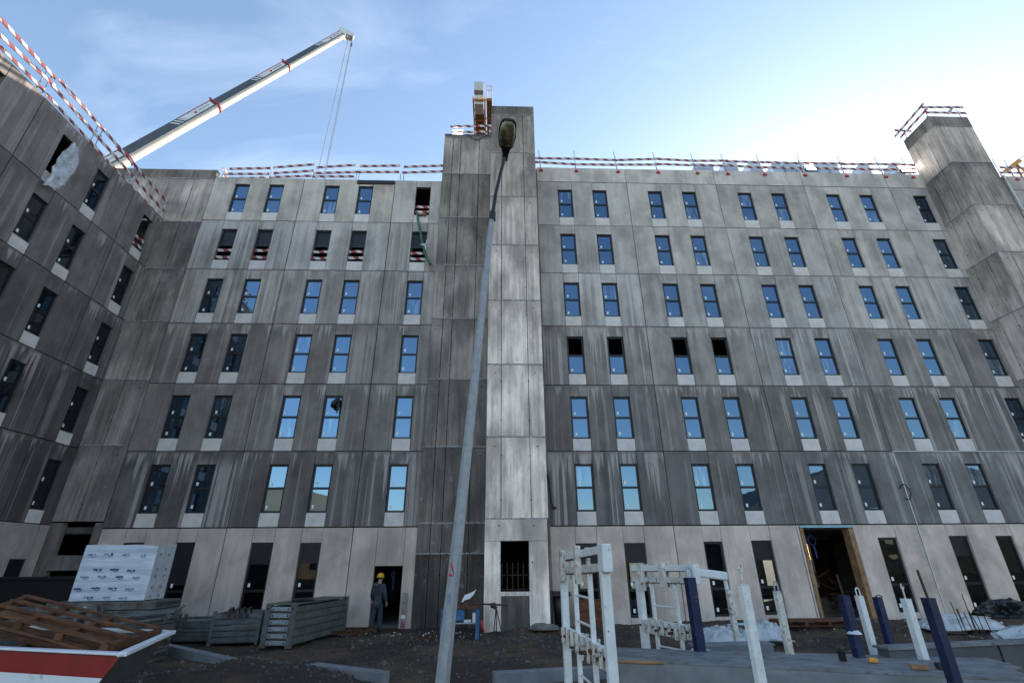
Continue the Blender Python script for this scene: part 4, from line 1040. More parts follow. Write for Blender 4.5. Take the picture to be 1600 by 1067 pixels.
t, Mx = crate('steel_crate', (-8.1,16.1,-.08), RAD(8), 1.35, 1.5, .82, 'open ribbed steel crate with dark couplings hanging over its edge')
b = MB()
for i in range(4): x = .45+i*.16; b.tube([(x,-.07,.70),(x,-.06,.90),(x+.03,.14,.94),(x+.05,.22,.80)], .035, 6)
b.build('coupling', M['rebar'], t, Mx)
t, Mx = crate('steel_crate', (-9.7,16.5,-.08), RAD(6), 1.45, 1.4, .62, 'ribbed steel crate half hidden behind the crate with dark couplings')
# long stack of waling, one end towards the camera
t = thing('formwork_box', (-5.95,15.6,-.08), 'long closed ribbed steel formwork box with a ladder like end and tied sheeting on top', 'formwork', None, RAD(-8)); Mx = T(-6.42,15.75,-.08,RAD(-11))
Wd, Ln, Hh = .86, 3.1, 1.05
b = MB(); b.box((.06,.06,.05),(Wd-.06,Ln-.06,Hh-.05))
for i in range(5):
    z = .08+.195*i
    for x0, x1 in ((-.0,.05),(Wd-.05,Wd)): b.box((x0,.05,z),(x1,Ln-.05,z+.14)); 
    b.box((.05,Ln-.05,z),(Wd-.05,Ln,z+.14))
b.build('ribbed_side', M['old_steel'], t, Mx, .006)
for x in (-.03, Wd-.13):
    for ya, yb in ((-.06,.07),(Ln-.07,Ln+.06)): MB().box((x,ya,0),(x+.16,yb,Hh)).build('end_post', M['old_steel'], t, Mx, .01)
b = MB()
for i in range(6): z = .07+.165*i; b.box((.13,-.03,z),(Wd-.13,.05,z+.105))
b.build('rung', M['steel'], t, Mx, .008)
b = MB()
for i in range(6):
    for x in (.2, Wd-.2): b.tube([(x,-.035,.12+.165*i),(x,-.02,.12+.165*i)], .022, 8)
for x in (.05, Wd-.05): b.tube([(x,-.066,Hh-.1),(x,-.05,Hh-.1)], .03, 8)
b.build('bolt_hole', M['hole'], t, Mx)
b = MB(); b.box((-.03,-.04,Hh),(Wd+.03,Ln+.04,Hh+.03)); b.build('lid', M['old_steel'], t, Mx)
def crumple(name, c, size, seed, mat, label, cat, sub=4, amp=.28, kind=None, flat=0.0, subj=None):
    bm = bmesh.new(); bmesh.ops.create_icosphere(bm, subdivisions=sub, radius=1)
    for v in bm.verts:
        p = v.co.copy(); f = 1+amp*(mnoise.noise(p*1.4+Vector((seed,0,0)))*1.3+abs(mnoise.noise(p*3.2+Vector((0,seed,0))))*.8+mnoise.noise(p*7+Vector((seed,seed,0)))*.3)
        p *= f; 
        if p.z < flat: p.z = flat+(p.z-flat)*.15
        v.co = Vector((p.x*size[0], p.y*size[1], p.z*size[2]))
    me = bpy.data.meshes.new(name); bm.to_mesh(me); bm.free(); me.materials.append(mat)
    o = put(name, me, subj, Matrix.Translation(c)); 
    return tag(o, label, cat) if label else o
crumple('tarpaulin', (-5.75,16.6,1.03), (.32,.45,.05), 3, M['black_plastic'], 'crumpled dark sheet lying on the lid of the long formwork box', 'sheeting')
for i, (x, y, L_, r_, lb) in enumerate(((-4.9,18.6,1.9,3,'longer of two rusty steel beams lying flat behind the formwork box'),(-4.9,17.9,1.6,-2,'shorter rusty steel beam nearest the camera in front of the doorway'))):
    b = MB(); b.box((0,-.06,0),(L_,.06,.012)); b.box((0,-.008,.012),(L_,.008,.10)); b.box((0,-.06,.10),(L_,.06,.112)); b.box((0,-.07,-.05),(.08,.07,0)); b.box((L_-.08,-.07,-.05),(L_,.07,0))
    tag(b.build('steel_beam', M['rust'], None, T(x-.9,y,-.03,RAD(r_))), lb, 'beam')
b = MB(); b.box((0,0,0),(.4,.5,.10)); b.prism([(0,.1),(.4,.1),(.3,.28),(.05,.24)], .05,.45); tag(b.build('tool_box', M['black_plastic'], None, T(-6.95,18.7,-.08,.2), .02), 'small dark box on the ground between the crate and the long formwork box', 'box')

# ------------------------------------------------------------------ doorway on the left: person, board, lining
b = MB(); b.box((0,0,0),(.15,.05,1.12), 0); b.box((-.003,-.003,.02),(.153,0,.2), 1); b.box((-.003,-.003,.30),(.153,0,.42), 2)
o = b.build('barrier_board', [M['worn_board'], M['worn_red'], M['mortar_white']], None, Matrix.Translation((-3.33,19.74,-.09)) @ Matrix.Rotation(RAD(-6), 4, 'X')); tag(o, 'worn red and white board leaning upright against the wall right of the doorway', 'board')
def coil(name, c, label, r_=.12, seed=0):
    b = MB(); rg = random.Random(seed)
    for k in range(3):
        pts = [Vector((c[0]+math.cos(t)*r_*(1+.15*k)*.8, c[1]+.03*k, c[2]+math.sin(t)*r_*(1+.1*k))) for t in np.linspace(.6+k, 6.9+k, 22)]; b.tube(pts, .016, 6)
    b.tube([Vector(c)+Vector((0,0,-r_)), Vector(c)+Vector((.02,0,-r_-.5))], .02, 6); b.tube([Vector(c)+Vector((.05,.02,-r_)), Vector(c)+Vector((.07,.02,-r_-.45))], .02, 6); b.tube([Vector(c)+Vector((0,0,r_)), Vector(c)+Vector((0,.1,r_+.3))], .012, 6)
    return tag(b.build(name, M['blue_cable']), label, 'cable')
coil('cable_coil', (-3.90,20.6,1.62), 'coil of blue cable hanging inside the dark left doorway', .07, 1)
coil('cable_coil', (12.75,20.5,2.72), 'coil of blue cable hanging from the ceiling of the big entrance', .17, 2)

def skin_obj(name, verts, edges, radii, mat, parent, sub=2, root=0):
    me = bpy.data.meshes.new(name); me.from_pydata(verts, edges, []); o = bpy.data.objects.new(name, me); COL.objects.link(o)
    md = o.modifiers.new('skin', 'SKIN'); md.use_smooth_shade = True
    for i, v in enumerate(me.skin_vertices[0].data):
        r_ = radii[i]; v.radius = r_ if isinstance(r_, tuple) else (r_, r_); v.use_root = (i == root)
    if sub: s = o.modifiers.new('sub', 'SUBSURF'); s.levels = sub; s.render_levels = sub
    dg = bpy.context.evaluated_depsgraph_get(); ev = o.evaluated_get(dg); m2 = bpy.data.meshes.new_from_object(ev)
    bpy.data.objects.remove(o); m2.name = name; m2.materials.clear(); m2.materials.append(mat)
    m2.polygons.foreach_set('use_smooth', [True]*len(m2.polygons)); return m2
def chain_mesh(name, joints, links, mat, sub=2):
    ks = list(joints); ix = {k: i for i, k in enumerate(ks)}
    return skin_obj(name, [joints[k][0] for k in ks], [(ix[a], ix[c]) for a, c in links], [joints[k][1] for k in ks], mat, None, sub)
PP = Vector((-3.98, 18.75, -0.085)); PRZ = RAD(-14)
person = thing('person', PP, 'person in dark blue workwear and yellow hard hat, seen from behind at the doorway', 'person', None, PRZ)
PM = T(*PP, PRZ)
# the figure faces +y (away from the camera); x is its right hand side
J = {'pelvis':((0,0,.93),(.115,.080)),'waist':((0,.0,1.08),(.130,.09)),'chest':((0,-.01,1.28),(.155,.105)),'neckb':((0,-.01,1.43),(.085,.075)),'neck':((0,.01,1.50),.055),
 'headb':((0,.03,1.57),(.070,.085)),'head':((0,.035,1.65),(.076,.095)),'crown':((0,.03,1.735),(.062,.08))}
Lk = [('pelvis','waist'),('waist','chest'),('chest','neckb'),('neckb','neck'),('neck','headb'),('headb','head'),('head','crown')]
for s, n in ((1,'r'),(-1,'l')):
    J['hip'+n] = ((s*.085,0,.86),.075); J['knee'+n] = ((s*.115,.03*s,.49),.062); J['ank'+n] = ((s*.125,.02*s-.02,.09),.043); J['toe'+n] = ((s*.15,.02*s+.14,.035),(.042,.03))
    J['sh'+n] = ((s*.185,-.01,1.385),.065); J['el'+n] = ((s*.255,-.035 if s > 0 else .02,1.11),.047); J['wr'+n] = ((s*.285,.06 if s > 0 else .16,.885 if s > 0 else .93),.030); J['hand'+n] = ((s*.288,.085 if s > 0 else .19,.82 if s > 0 else .875),(.022,.040))
    Lk += [('pelvis','hip'+n),('hip'+n,'knee'+n),('knee'+n,'ank'+n),('ank'+n,'toe'+n),('chest','sh'+n),('sh'+n,'el'+n),('el'+n,'wr'+n),('wr'+n,'hand'+n)]
bm = bmesh.new(); bm.from_mesh(chain_mesh('person_body', J, Lk, M['skin'], 2))
for s, n in ((1,'r'),(-1,'l')):
    h = Vector(J['hand'+n][0])
    for f in range(4):
        b0 = h+Vector((0, -.030+.020*f, -.005)); ln = (.062,.074,.078,.066)[f]
        fm = skin_obj('finger', [b0+Vector((0,0,.02)), b0+Vector((-s*.004,.002,-ln*.5)), b0+Vector((-s*.016,.006,-ln))], [(0,1),(1,2)], [.0095,.009,.0075], M['skin'], None, 1); bm.from_mesh(fm)
    b0 = h+Vector((0,.035,.03)); fm = skin_obj('thumb', [b0-Vector((0,.02,0)), b0+Vector((-s*.004,.022,-.03)), b0+Vector((-s*.012,.030,-.062))], [(0,1),(1,2)], [.012,.011,.009], M['skin'], None, 1); bm.from_mesh(fm)
# ears, nose, brow and mouth on the head
def blob(bm, c, s): bmesh.ops.create_icosphere(bm, subdivisions=2, radius=1, matrix=Matrix.Translation(c) @ Matrix.Diagonal((*s, 1)))
for s in (1,-1): blob(bm, (s*.080,.02,1.635), (.012,.022,.034)); blob(bm, (s*.032,.122,1.655), (.012,.008,.008))
blob(bm, (0,.140,1.625), (.014,.020,.024)); blob(bm, (0,.122,1.583), (.026,.010,.008))
me = bpy.data.meshes.new('person_body'); bm.to_mesh(me); bm.free(); me.materials.append(M['skin']); me.polygons.foreach_set('use_smooth', [True]*len(me.polygons))
body = put('body', me, person, PM)
JJ = {'pelvis':((0,0,.92),(.165,.125)),'waist':((0,-.005,1.08),(.165,.12)),'chest':((0,-.015,1.28),(.185,.135)),'neckb':((0,-.015,1.42),(.115,.10)),'coll':((0,-.01,1.475),(.075,.075)),'hem':((0,0,.775),(.178,.14))}
LL = [('pelvis','waist'),('waist','chest'),('chest','neckb'),('neckb','coll'),('pelvis','hem')]
for s, n in ((1,'r'),(-1,'l')):
    w_ = Vector(J['wr'+n][0]); e_ = Vector(J['el'+n][0])
    JJ['sh'+n] = (J['sh'+n][0], .085); JJ['el'+n] = (J['el'+n][0], .068); JJ['wr'+n] = (tuple(w_+(e_-w_)*.12), .050); LL += [('chest','sh'+n),('sh'+n,'el'+n),('el'+n,'wr'+n)]
def wrinkle(me, amp):
    for v in me.vertices: v.co += v.normal*amp*(mnoise.noise(v.co*11)+.5*mnoise.noise(v.co*23))
    return me
put('jacket', wrinkle(chain_mesh('jacket', JJ, LL, M['navy_cloth'], 3), .013), person, PM)
hood = crumple('hood', PM @ Vector((-.05,-.13,1.39)), (.13,.07,.11), 6, M['navy_cloth'], None, None, 3, .15, subj=person)
JT = {'pelvis':((0,0,.86),(.15,.115))}; LT = []
for s, n in ((1,'r'),(-1,'l')):
    k_, a_ = Vector(J['knee'+n][0]), Vector(J['ank'+n][0])
    JT['hip'+n] = ((s*.09,0,.76),.115); JT['knee'+n] = (tuple(k_), .088); JT['cuff'+n] = (tuple(a_+Vector((0,0,.05))), .078); LT += [('pelvis','hip'+n),('hip'+n,'knee'+n),('knee'+n,'cuff'+n)]
put('trousers', wrinkle(chain_mesh('trousers', JT, LT, M['navy_cloth'], 3), .013), person, PM)
for s, n in ((1,'r'),(-1,'l')):
    a_, t_ = Vector(J['ank'+n][0]), Vector(J['toe'+n][0])
    put('boot', skin_obj('boot', [a_+Vector((0,-.01,.10)), a_+Vector((0,-.01,-.035)), t_+Vector((0,.02,.012))], [(0,1),(1,2)], [.060,(.055,.055),(.052,.042)], M['boot'], None, 2), person, PM)
bm = bmesh.new(); bmesh.ops.create_uvsphere(bm, u_segments=24, v_segments=14, radius=1)
bmesh.ops.delete(bm, geom=[v for v in bm.verts if v.co.z < -.05], context='VERTS')
for v in bm.verts: v.co = Vector((v.co.x*.118, v.co.y*.142+.03, 1.675+v.co.z*.125))
hb = MB(); n = 28
ringp = [[Vector((math.cos(t)*r_*.118, math.sin(t)*r_*.142+.03+(.05*max(0, math.sin(t))**2 if r_ > 1.05 else 0), z)) for t in np.linspace(0, 2*math.pi, n, False)] for r_, z in ((.96,1.672),(1.13,1.662),(1.13,1.655),(.94,1.660))]
loft(hb, ringp, 0, False); hm = bpy.data.meshes.new('tmp'); hm.from_pydata(hb.v, [], hb.f); bm.from_mesh(hm)
me = bpy.data.meshes.new('hard_hat'); bm.to_mesh(me); bm.free(); me.materials.append(M['helmet']); me.polygons.foreach_set('use_smooth', [True]*len(me.polygons)); put('hard_hat', me, person, PM)
hr = crumple('hair', PM @ Vector((0,.0,1.61)), (.085,.082,.075), 2, M['hair'], None, None, 3, .08, subj=person)

# ------------------------------------------------------------------ blue work table with bar bender
tb = thing('work_table', (-1.05,16.9,-.08), 'blue steel work table with a rusty top standing behind the lamp post', 'table')
x0_, x1_, y0_, y1_ = -1.63,-.47,16.8,17.6
for x in (x0_, x1_-.10):
    for y in (y0_, y1_-.08): MB().box((x,y,-.12),(x+.10,y+.08,.74)).build('leg', M['blue_paint'], tb, None, .008)
b = MB(); b.box((x0_-.06,y0_-.06,.74),(x1_+.05,y1_+.05,.79)); b.build('table_top', M['rust'], tb, None, .006)
MB().box((x0_+.1,y0_+.05,.42),(x1_-.45,y0_+.09,.72)).build('side_plate', M['blue_paint'], tb)
b = MB(); b.box((x0_+.05,y0_+.02,.33),(x1_-.05,y1_-.05,.36)); b.build('shelf', M['steel'], tb)
b = MB(); b.box((x0_-.02,y0_+.1,.792),(x1_-.1,y0_+.22,.83)); b.box((x0_+.3,y0_+.3,.792),(x0_+.7,y0_+.5,.87)); b.tube([(x1_-.42,y0_+.2,.792),(x1_-.42,y0_+.2,.9)], .09, 12)
tag(b.build('bending_block', M['rust']), 'rusty bending block lying on the blue work table', 'tool')
b = MB(); b.tube([(x1_-.9,y0_+.35,.885),(.42,17.0,.80)], .028, 8); b.tube([(-.1,16.95,.80),(.02,17.0,.80)], .075, 10); b.tube([(-.02,16.98,.86),(.02,16.9,.72)], .05, 8)
tag(b.build('steel_bar', M['rebar']), 'dark steel bar with a clamp reaching out to the right from the work table', 'bar')
t = thing('bar_stand', (.06,17.0,-.08), 'thin dark tripod holding up the end of the steel bar', 'stand')
for dx, dy in ((-.08,-.1),(.22,-.05),(.03,.2)): b = MB(); b.tube([(.05,17.0,.76),(.05+dx,17+dy,-.10)], .016, 6); b.build('leg', M['rebar'], t)
b = MB(); b.box((.0,16.96,.745),(.1,17.04,.775)); b.build('rest', M['rebar'], t)
b = MB(); pts = [(-1.05,17.15,.82),(-.95,17.12,.98),(-.78,17.1,1.03),(-.66,17.08,1.12),(-.58,17.06,1.24)]
for i in range(4):
    p, q = Vector(pts[i]), Vector(pts[i+1]); wa, wb = (.05,.10,.11,.07,.01)[i], (.05,.10,.11,.07,.01)[i+1]
    b.add([p+Vector((0,0,wa)), p-Vector((0,0,wa*.4)), q-Vector((0,0,wb*.4)), q+Vector((0,0,wb))], [(0,1,2,3)]); b.add([p+Vector((0,.01,wa)), p+Vector((0,.01,-wa*.4)), q+Vector((0,.01,-wb*.4)), q+Vector((0,.01,wb))], [(3,2,1,0)])
tag(b.build('paper_sheet', M['sign_white']), 'torn white sheet curling up from the work table behind the lamp post', 'paper')
b = MB(); b.box((-.93,16.9,.362),(-.72,17.1,.43)); b.tube([(-.62,16.85,.362),(-.62,16.85,.62)], .055, 12); tag(b.build('cartridge', M['mortar_white']), 'white cartridges standing on the shelf of the work table', 'cartridge')
b = MB(); b.tube([(-.40,16.75,.42),(-.36,16.74,.28),(-.30,16.74,.12)], [.04,.045,.025], 8); tag(b.build('spray_can', M['crane_red']), 'small red can hanging at the right leg of the work table', 'can')
for i, (x, y, s, lb) in enumerate(((-2.35,17.2,.10,'rusty timber offcut at the far left beside the lamp post foot'),(-2.1,17.05,.09,'short pinkish offcut lying between two dark blocks'),(-1.85,17.15,.10,'dark offcut block standing right against the lamp post'))):
    b = MB(); b.box((-s,-.05,0),(s,.05,.08)); b.box((-s*.4,-.06,.08),(s*.8,.02,.14)); tag(b.build('timber_offcut', M['rust'], None, T(x,y,ground_h(x,y)-.01,i*1.1), .01), lb, 'offcut')
# sack by the pillar
crumple('sand_sack', (1.62,18.2,.02), (.50,.28,.17), 9, M['grey_timber'], 'pale sack slumped on the gravel heap at the foot of the pillar', 'sack', 4, .14)
# bin and brown board right of the pillar
t = thing('dust_bin', (2.35,19.4,-.1), 'dark grey bin beside the pillar, partly hidden by the white rack', 'bin')
b = MB(); loft(b, [[Vector((2.36+math.copysign(abs(math.cos(a))**.5,math.cos(a))*w, 19.4+math.copysign(abs(math.sin(a))**.5,math.sin(a))*w, z)) for a in np.linspace(0,2*math.pi,20,False)] for w, z in ((.22,-.1),(.25,.5),(.29,.98))]); b.build('bin_body', M['frame'], t)
b = MB(); b.box((2.05,19.08,.98),(2.68,19.72,1.05)); b.box((2.02,19.05,.90),(2.70,19.11,1.0)); b.build('bin_lid', M['frame'], t, None, .02)
b = MB()
for i in range(4): b.box((2.95,19.55-.012*(i%2),-.05+.21*i),(4.05,19.60,.15+.21*i))
for x in (3.0,3.5,3.97): b.box((x,19.60,-.05),(x+.06,19.66,.78))
tag(b.build('shuttering_board', M['old_timber']), 'brown shuttering board standing against the wall behind the white rack', 'board')

# ------------------------------------------------------------------ kerb walls in the earth
for p, q, h, lb in (((-9.1,15.45),(-5.3,13.05),.14,'long grey concrete footing half buried behind the earth mound at the left'),((-3.75,12.0),(-2.05,11.0),.15,'short grey concrete footing left of the lamp post'),((-.02,11.06),(2.6,11.55),.11,'grey concrete footing right of the lamp post')):
    b = MB(); b.bar((*p,h/2-.1), (*q,h/2-.1-(.16 if p[0] < -5 else 0)), .22, h+.2); tag(b.build('concrete_footing', M['slab'], None, None, .012), lb, 'footing')
# ------------------------------------------------------------------ stacks of concrete elements, front right
def element_stack(name, p0, p1, width, z0, z1, layers, label, top_mat='slab_top', side='slab', ov=.0):
    """flat elements on each other; p0->p1 is the front edge, width is measured away from the camera"""
    t = thing(name, ((p0[0]+p1[0])/2, (p0[1]+p1[1])/2, -.1), label, 'concrete stack')
    p, q = Vector((*p0,0)), Vector((*p1,0)); Mx = frame_of(p, q); L = (q-p).length; hh = (z1-z0)/layers
    for k in range(layers):
        j = random.uniform(-.03,.03); z = z0+hh*k
        b = MB(); b.box((j,.006*k,z),(L+j,width,z+hh-.012), 0)
        b.build('concrete_element', M[side], t, Mx, .01)
    n = 5
    for i in range(n):
        w0, w1 = width*i/n, width*(i+1)/n
        b = MB(); b.box((-.05+random.uniform(-.06,.06),w0+.006,z1-.010),(L+.05,w1-.006,z1+.012+.006*(i%2)), 0); b.build('plank', M[top_mat], t, Mx)
    return t
element_stack('element_stack', (1.42,7.15), (5.5,5.68), .95, -.1, .90, 2, 'long grey concrete element with a planked top crossing the right foreground')
element_stack('element_stack', (3.2,8.9), (7.4,7.85), .75, -.1, .62, 2, 'second grey concrete element lying behind the planked one')
element_stack('element_stack', (3.6,9.75), (4.95,9.85), .4, -.1, .66, 2, 'short grey concrete element by the white sheeting', 'slab', 'slab')
t = thing('wall_element', (8.6,8.6,-.1), 'large dark grey wall element standing on edge at the right edge of the picture', 'concrete stack')
b = MB(); b.box((0,0,-.1),(5.0,.22,.74)); b.build('wall_face', M['dark_slab'], t, T(6.15,8.62,0,RAD(9)), .012)
b = MB(); b.box((-.02,-.03,.742),(5.05,.27,.775)); b.build('top_edge', M['slab_top'], t, T(6.15,8.62,0,RAD(9)))
b = MB()
for i in range(4): b.box((1.05+i*1.05,-.012,-.05),(1.075+i*1.05,0,.735))
b.build('joint', M['hole'], t, T(6.15,8.62,0,RAD(9)))
for (x, y, z, s, mt, lb, nm) in ((4.2,6.72,.925,(.07,.07,.10),'hole','small black block lying on the planked concrete element','spacer_block'),(4.5,6.62,.925,(.09,.05,.04),'yellow','small yellow block beside the black one on the planked element','spacer_block'),
    (4.72,6.2,.925,(.17,.08,.035),'timber','flat wooden wedge on the planked element near the blue post','wooden_wedge'),(5.0,6.2,.925,(.14,.10,.05),'frame','dark rubber pad on the planked element at its right end','rubber_pad')):
    b = MB(); b.box((-s[0]/2,-s[1]/2,0),(s[0]/2,s[1]/2,s[2]),0); b.box((-s[0]/2+.01,-s[1]/2+.01,s[2]),(s[0]/2-.02,s[1]/2-.015,s[2]*1.12),0); tag(b.build(nm, M[mt], None, T(x,y,z,RAD(-18)), .006), lb, 'block')

# ------------------------------------------------------------------ stanchions
def stanchion(pt, z1, w, color, cap, label, lean=(0,0), loop=True):
    x, y = pt; nm = 'stanchion'; t = thing(nm, (x,y,-.1), label, 'post', 'posts around the concrete elements')
    Mx = T(x,y,0,RAD(12))
    b = MB(); b.box((-w/2,-w*.42,-.1),(w/2,w*.42,z1)); b.box((-w/2-.004,-w*.42-.004,z1),(w/2+.004,w*.42+.004,z1+.008))
    b.build('post_tube', M[color], t, Mx, w*.12)
    if cap == 'loop':
        b = MB(); b.tube([(-w*.36,0,z1-.02)]+[(math.cos(a)*w*.36,0,z1+.09+math.sin(a)*w*.40) for a in np.linspace(math.pi,0,9)]+[(w*.36,0,z1-.02)], .011, 6); b.build('lifting_loop', M['steel'] if color != 'white_paint' else M['white_paint'], t, Mx)
    elif cap == 'pin':
        b = MB(); b.tube([(0,0,z1),(0,0,z1+.16)], .012, 6); b.tube([(0,0,z1+.1),(.03,0,z1+.16),(0,0,z1+.2),(-.02,0,z1+.14)], .008, 5); b.build('pin', M['white_rusty'], t, Mx)
    elif cap == 'rod':
        b = MB(); b.tube([(0,0,z1),(-.02,0,z1+.26)], .012, 6); b.build('rod', M['rebar'], t, Mx)
    elif cap == 'wire':
        b = MB(); b.tube([(-.04,0,z1),(0,0,z1+.03),(.06,0,z1+.04),(.13,0,z1+.01)], .010, 5); b.build('wire', M['rebar'], t, Mx)
    return t
def px_post(px0, px1, pytop, y, color, cap, label, **k):
    a, c = at(px0, pytop, y=y), at(px1, pytop, y=y); return stanchion(((a.x+c.x)/2, y), a.z, (c.x-a.x)*.93, color, cap, label)
px_post(1154,1168,914, 5.6, 'white_paint', 'pin', 'thick white post standing in front of the planked concrete element')
px_post(1209,1219,924, 7.35, 'white_rusty', 'loop', 'white post with a loop on top, next right of the thickest white post')
px_post(1337,1347,931, 9.6, 'white_paint', 'loop', 'white looped post before the big entrance, between two dark blue posts')
t = px_post(1311,1325,931, 7.0, 'navy', 'rod', 'dark blue post with a band of torn tape, beside the looped white post')
crumple('torn_tape', (4.6,6.98,1.17), (.085,.085,.04), 12, M['plastic'], None, None, 2, .3, subj=t)
px_post(1365,1376,933, 9.7, 'navy', 'wire', 'thin dark blue post with a bent wire on top in front of the entrance jamb')
px_post(1409,1421,936, 7.6, 'white_paint', 'pin', 'white post with a pin on top, right of the big entrance')
px_post(1442,1458,935, 5.3, 'navy', 'rod', 'thick dark blue post with an upright rod, rightmost of all the posts')
px_post(1134,1142,921, 10.2, 'white_rusty', 'loop', 'thin badly rusted white post by the white sheeting')
px_post(1070,1085,903, 7.6, 'navy', 'loop', 'dark blue post with a steel loop in front of the rear white rack')

# ------------------------------------------------------------------ white steel racks
def rack(near, far, wn, zt, zl, label, ladder, ztf=None, beam=None, rng_seed=1):
    """two posts joined by a paired head beam and a lower clamp rail, a ladder between them"""
    rg = random.Random(rng_seed); ztf = ztf or zt
    t = thing('transport_rack', ((near[0]+far[0])/2,(near[1]+far[1])/2,-.1), label, 'rack', 'white steel racks')
    n, f = Vector((*near,0)), Vector((*far,0)); d = (f-n).normalized(); s = Vector((-d.y,d.x,0))
    for p, z in ((n,zt),(f,ztf)):
        Mx = frame_of(p, p+d); b = MB(); b.box((-wn/2,-wn*.5,-.1),(wn/2,wn*.5,z-.2)); b.build('post', M['white_paint'], t, Mx, .012)
    top0, top1 = n+Vector((0,0,zt)), f+Vector((0,0,ztf))
    for off in (-.02,-.19):
        b = MB(); b.bar(top0-d*.12+Vector((0,0,off)), top1+d*.14+Vector((0,0,off)), wn*.62, .085); b.build('head_beam', M['white_paint'] if off > -.1 else M['white_rusty'], t, None, .008)
        b = MB(); b.bar(top0-d*.10+s*.0+Vector((0,0,off-.047)), top1+d*.12+Vector((0,0,off-.047)), wn*.66, .012); b.build('rust_edge', M['rust'], t)
    b = MB(); b.bar(top0-d*.15+Vector((0,0,-.105)), top0+d*.05+Vector((0,0,-.105)), wn*1.05, .27); b.build('head_plate', M['white_paint'], t, None, .012)
    for tt in (.45,.88): 
        b = MB(); c = top0.lerp(top1, tt); b.bar(c+Vector((0,0,-.35))+s*.06, c+Vector((0,0,.07))+s*.06, .07, .10, up=d); b.bar(c+Vector((0,0,-.30))-s*.07, c+Vector((0,0,.05))-s*.07, .05, .06, up=d); b.build('clamp', M['white_rusty'], t, None, .006)
    l0, l1 = n+Vector((0,0,zl)), f+Vector((0,0,zl))
    for off in (0,-.12):
        b = MB(); b.bar(l0+Vector((0,0,off)), l1+Vector((0,0,off)), wn*.55, .075); b.build('clamp_rail', M['white_paint'] if off == 0 else M['white_rusty'], t, None, .006)
    nc = 8
    for i in range(nc):
        c = l0.lerp(l1, (i+.6)/nc); b = MB(); h0 = rg.uniform(.01,.06)
        b.bar(c+s*.065+Vector((0,0,-.20+rg.uniform(0,.08))), c+s*.065+Vector((0,0,h0+.02)), rg.uniform(.02,.04), .05, up=d); b.bar(c-s*.065+Vector((0,0,-.19+rg.uniform(0,.08))), c-s*.065+Vector((0,0,h0)), rg.uniform(.03,.05), .05, up=d); 
        if rg.random() < .65:
            q_ = MB(); o_ = rg.uniform(-.05,.05); q_.tube([c-s*.11+d*o_+Vector((0,0,-.07+o_)), c+s*.11+d*o_+Vector((0,0,-.07+o_))], rg.uniform(.010,.020), 6); q_.tube([c+d*.06-s*.08+Vector((0,0,rg.uniform(-.06,.04))), c+d*(.05+o_)-s*.085+Vector((0,0,rg.uniform(-.24,-.15)))], rg.uniform(.010,.020), 6); q_.build('clamp_pin', M['rust'], t)
        b.build('clamp', M['white_rusty'], t, None, .004)
    la, lb_ = ladder
    for q in (la, lb_):
        c = n.lerp(f, q); b = MB(); b.bar(c+Vector((0,0,-.1)), c+Vector((0,0,zt-.22)), .055, .045, up=d); b.build('ladder_rail', M['white_paint'], t, None, .005)
    for i in range(7):
        z = .25+.28*i
        if z > zt-.3: break
        b = MB(); b.tube([n.lerp(f,la)+Vector((0,0,z)), n.lerp(f,lb_)+Vector((0,0,z))], .014, 6); b.build('rung', M['white_paint'], t)
    return t
rack((1.14,5.5), (.97,7.5), .098, 2.17, 1.20, 'nearest white steel rack with a rusty head beam, tall and open, ladder inside', (.30,.66), 2.10)
rack((2.98,8.05), (2.47,9.1), .108, 1.95, 1.12, 'rear white steel rack with many rusty clamps and a short ladder', (.30,.75), 1.93, rng_seed=5)
b = MB(); pts = [(1.25,5.95,1.08),(1.5,5.9,1.075),(1.75,5.84,1.075)]; b.tube(pts, .018, 8); tag(b.build('wooden_stick', M['timber']), 'short wooden stick poking out of the lower rail of the nearest rack', 'stick')
b = MB(); b.bar((3.05,8.0,1.87), (3.50,7.95,1.81), .13, .12); b.bar((3.46,7.95,1.79), (3.47,7.95,1.62), .06, .05, up=(0,1,0)); o = b.build('wrapped_beam', M['plastic'], None, None, .03); tag(o, 'arm wrapped in grey plastic reaching right from the head of the rear rack', 'beam')

# ------------------------------------------------------------------ sheeting, pallets and bars along the wall on the right
def sheet(name, c, sx, sy, h, seed, mat, label, cat='sheeting', res=56):
    vs = []; 
    for j in range(res+1):
        for i in range(res+1):
            u, v = i/res*2-1, j/res*2-1; e = max(0, 1-(u*u)**1.2-(v*v)**1.2)
            r_ = 1+.22*mnoise.noise(Vector((math.atan2(v,u)*1.2, seed, 2)))
            q = Vector((u*1.6, v*1.6, seed)); rd = sum(a*(1-2*abs(mnoise.noise(q*f+Vector((0,0,f))))) for f, a in ((1.0,.5),(2.3,.32),(5.1,.2)))
            z = h*(e**.6)*max(.06, .42+.62*rd)
            x, y = c[0]+u*sx*r_, c[1]+v*sy*r_; vs.append((x, y, max(z, -.01)+c[2]))
    fs = [(j*(res+1)+i, j*(res+1)+i+1, (j+1)*(res+1)+i+1, (j+1)*(res+1)+i) for j in range(res) for i in range(res)]
    me = bpy.data.meshes.new(name); me.from_pydata(vs, [], fs); me.materials.append(mat); me.polygons.foreach_set('use_smooth', [True]*len(fs)); me.update()
    o = put(name, me); sdf = o.modifiers.new('thick', 'SOLIDIFY'); sdf.thickness = .012; return tag(o, label, cat)
sheet('plastic_sheet', (6.35,15.2,.05), .75,.6,.36, 3, M['sheet_plastic'], 'crumpled white plastic sheet left of the thin rusted post')
sheet('plastic_sheet', (7.55,15.3,.05), .55,.5,.50, 8, M['sheet_plastic'], 'peaked white plastic sheet right of the thin rusted post')
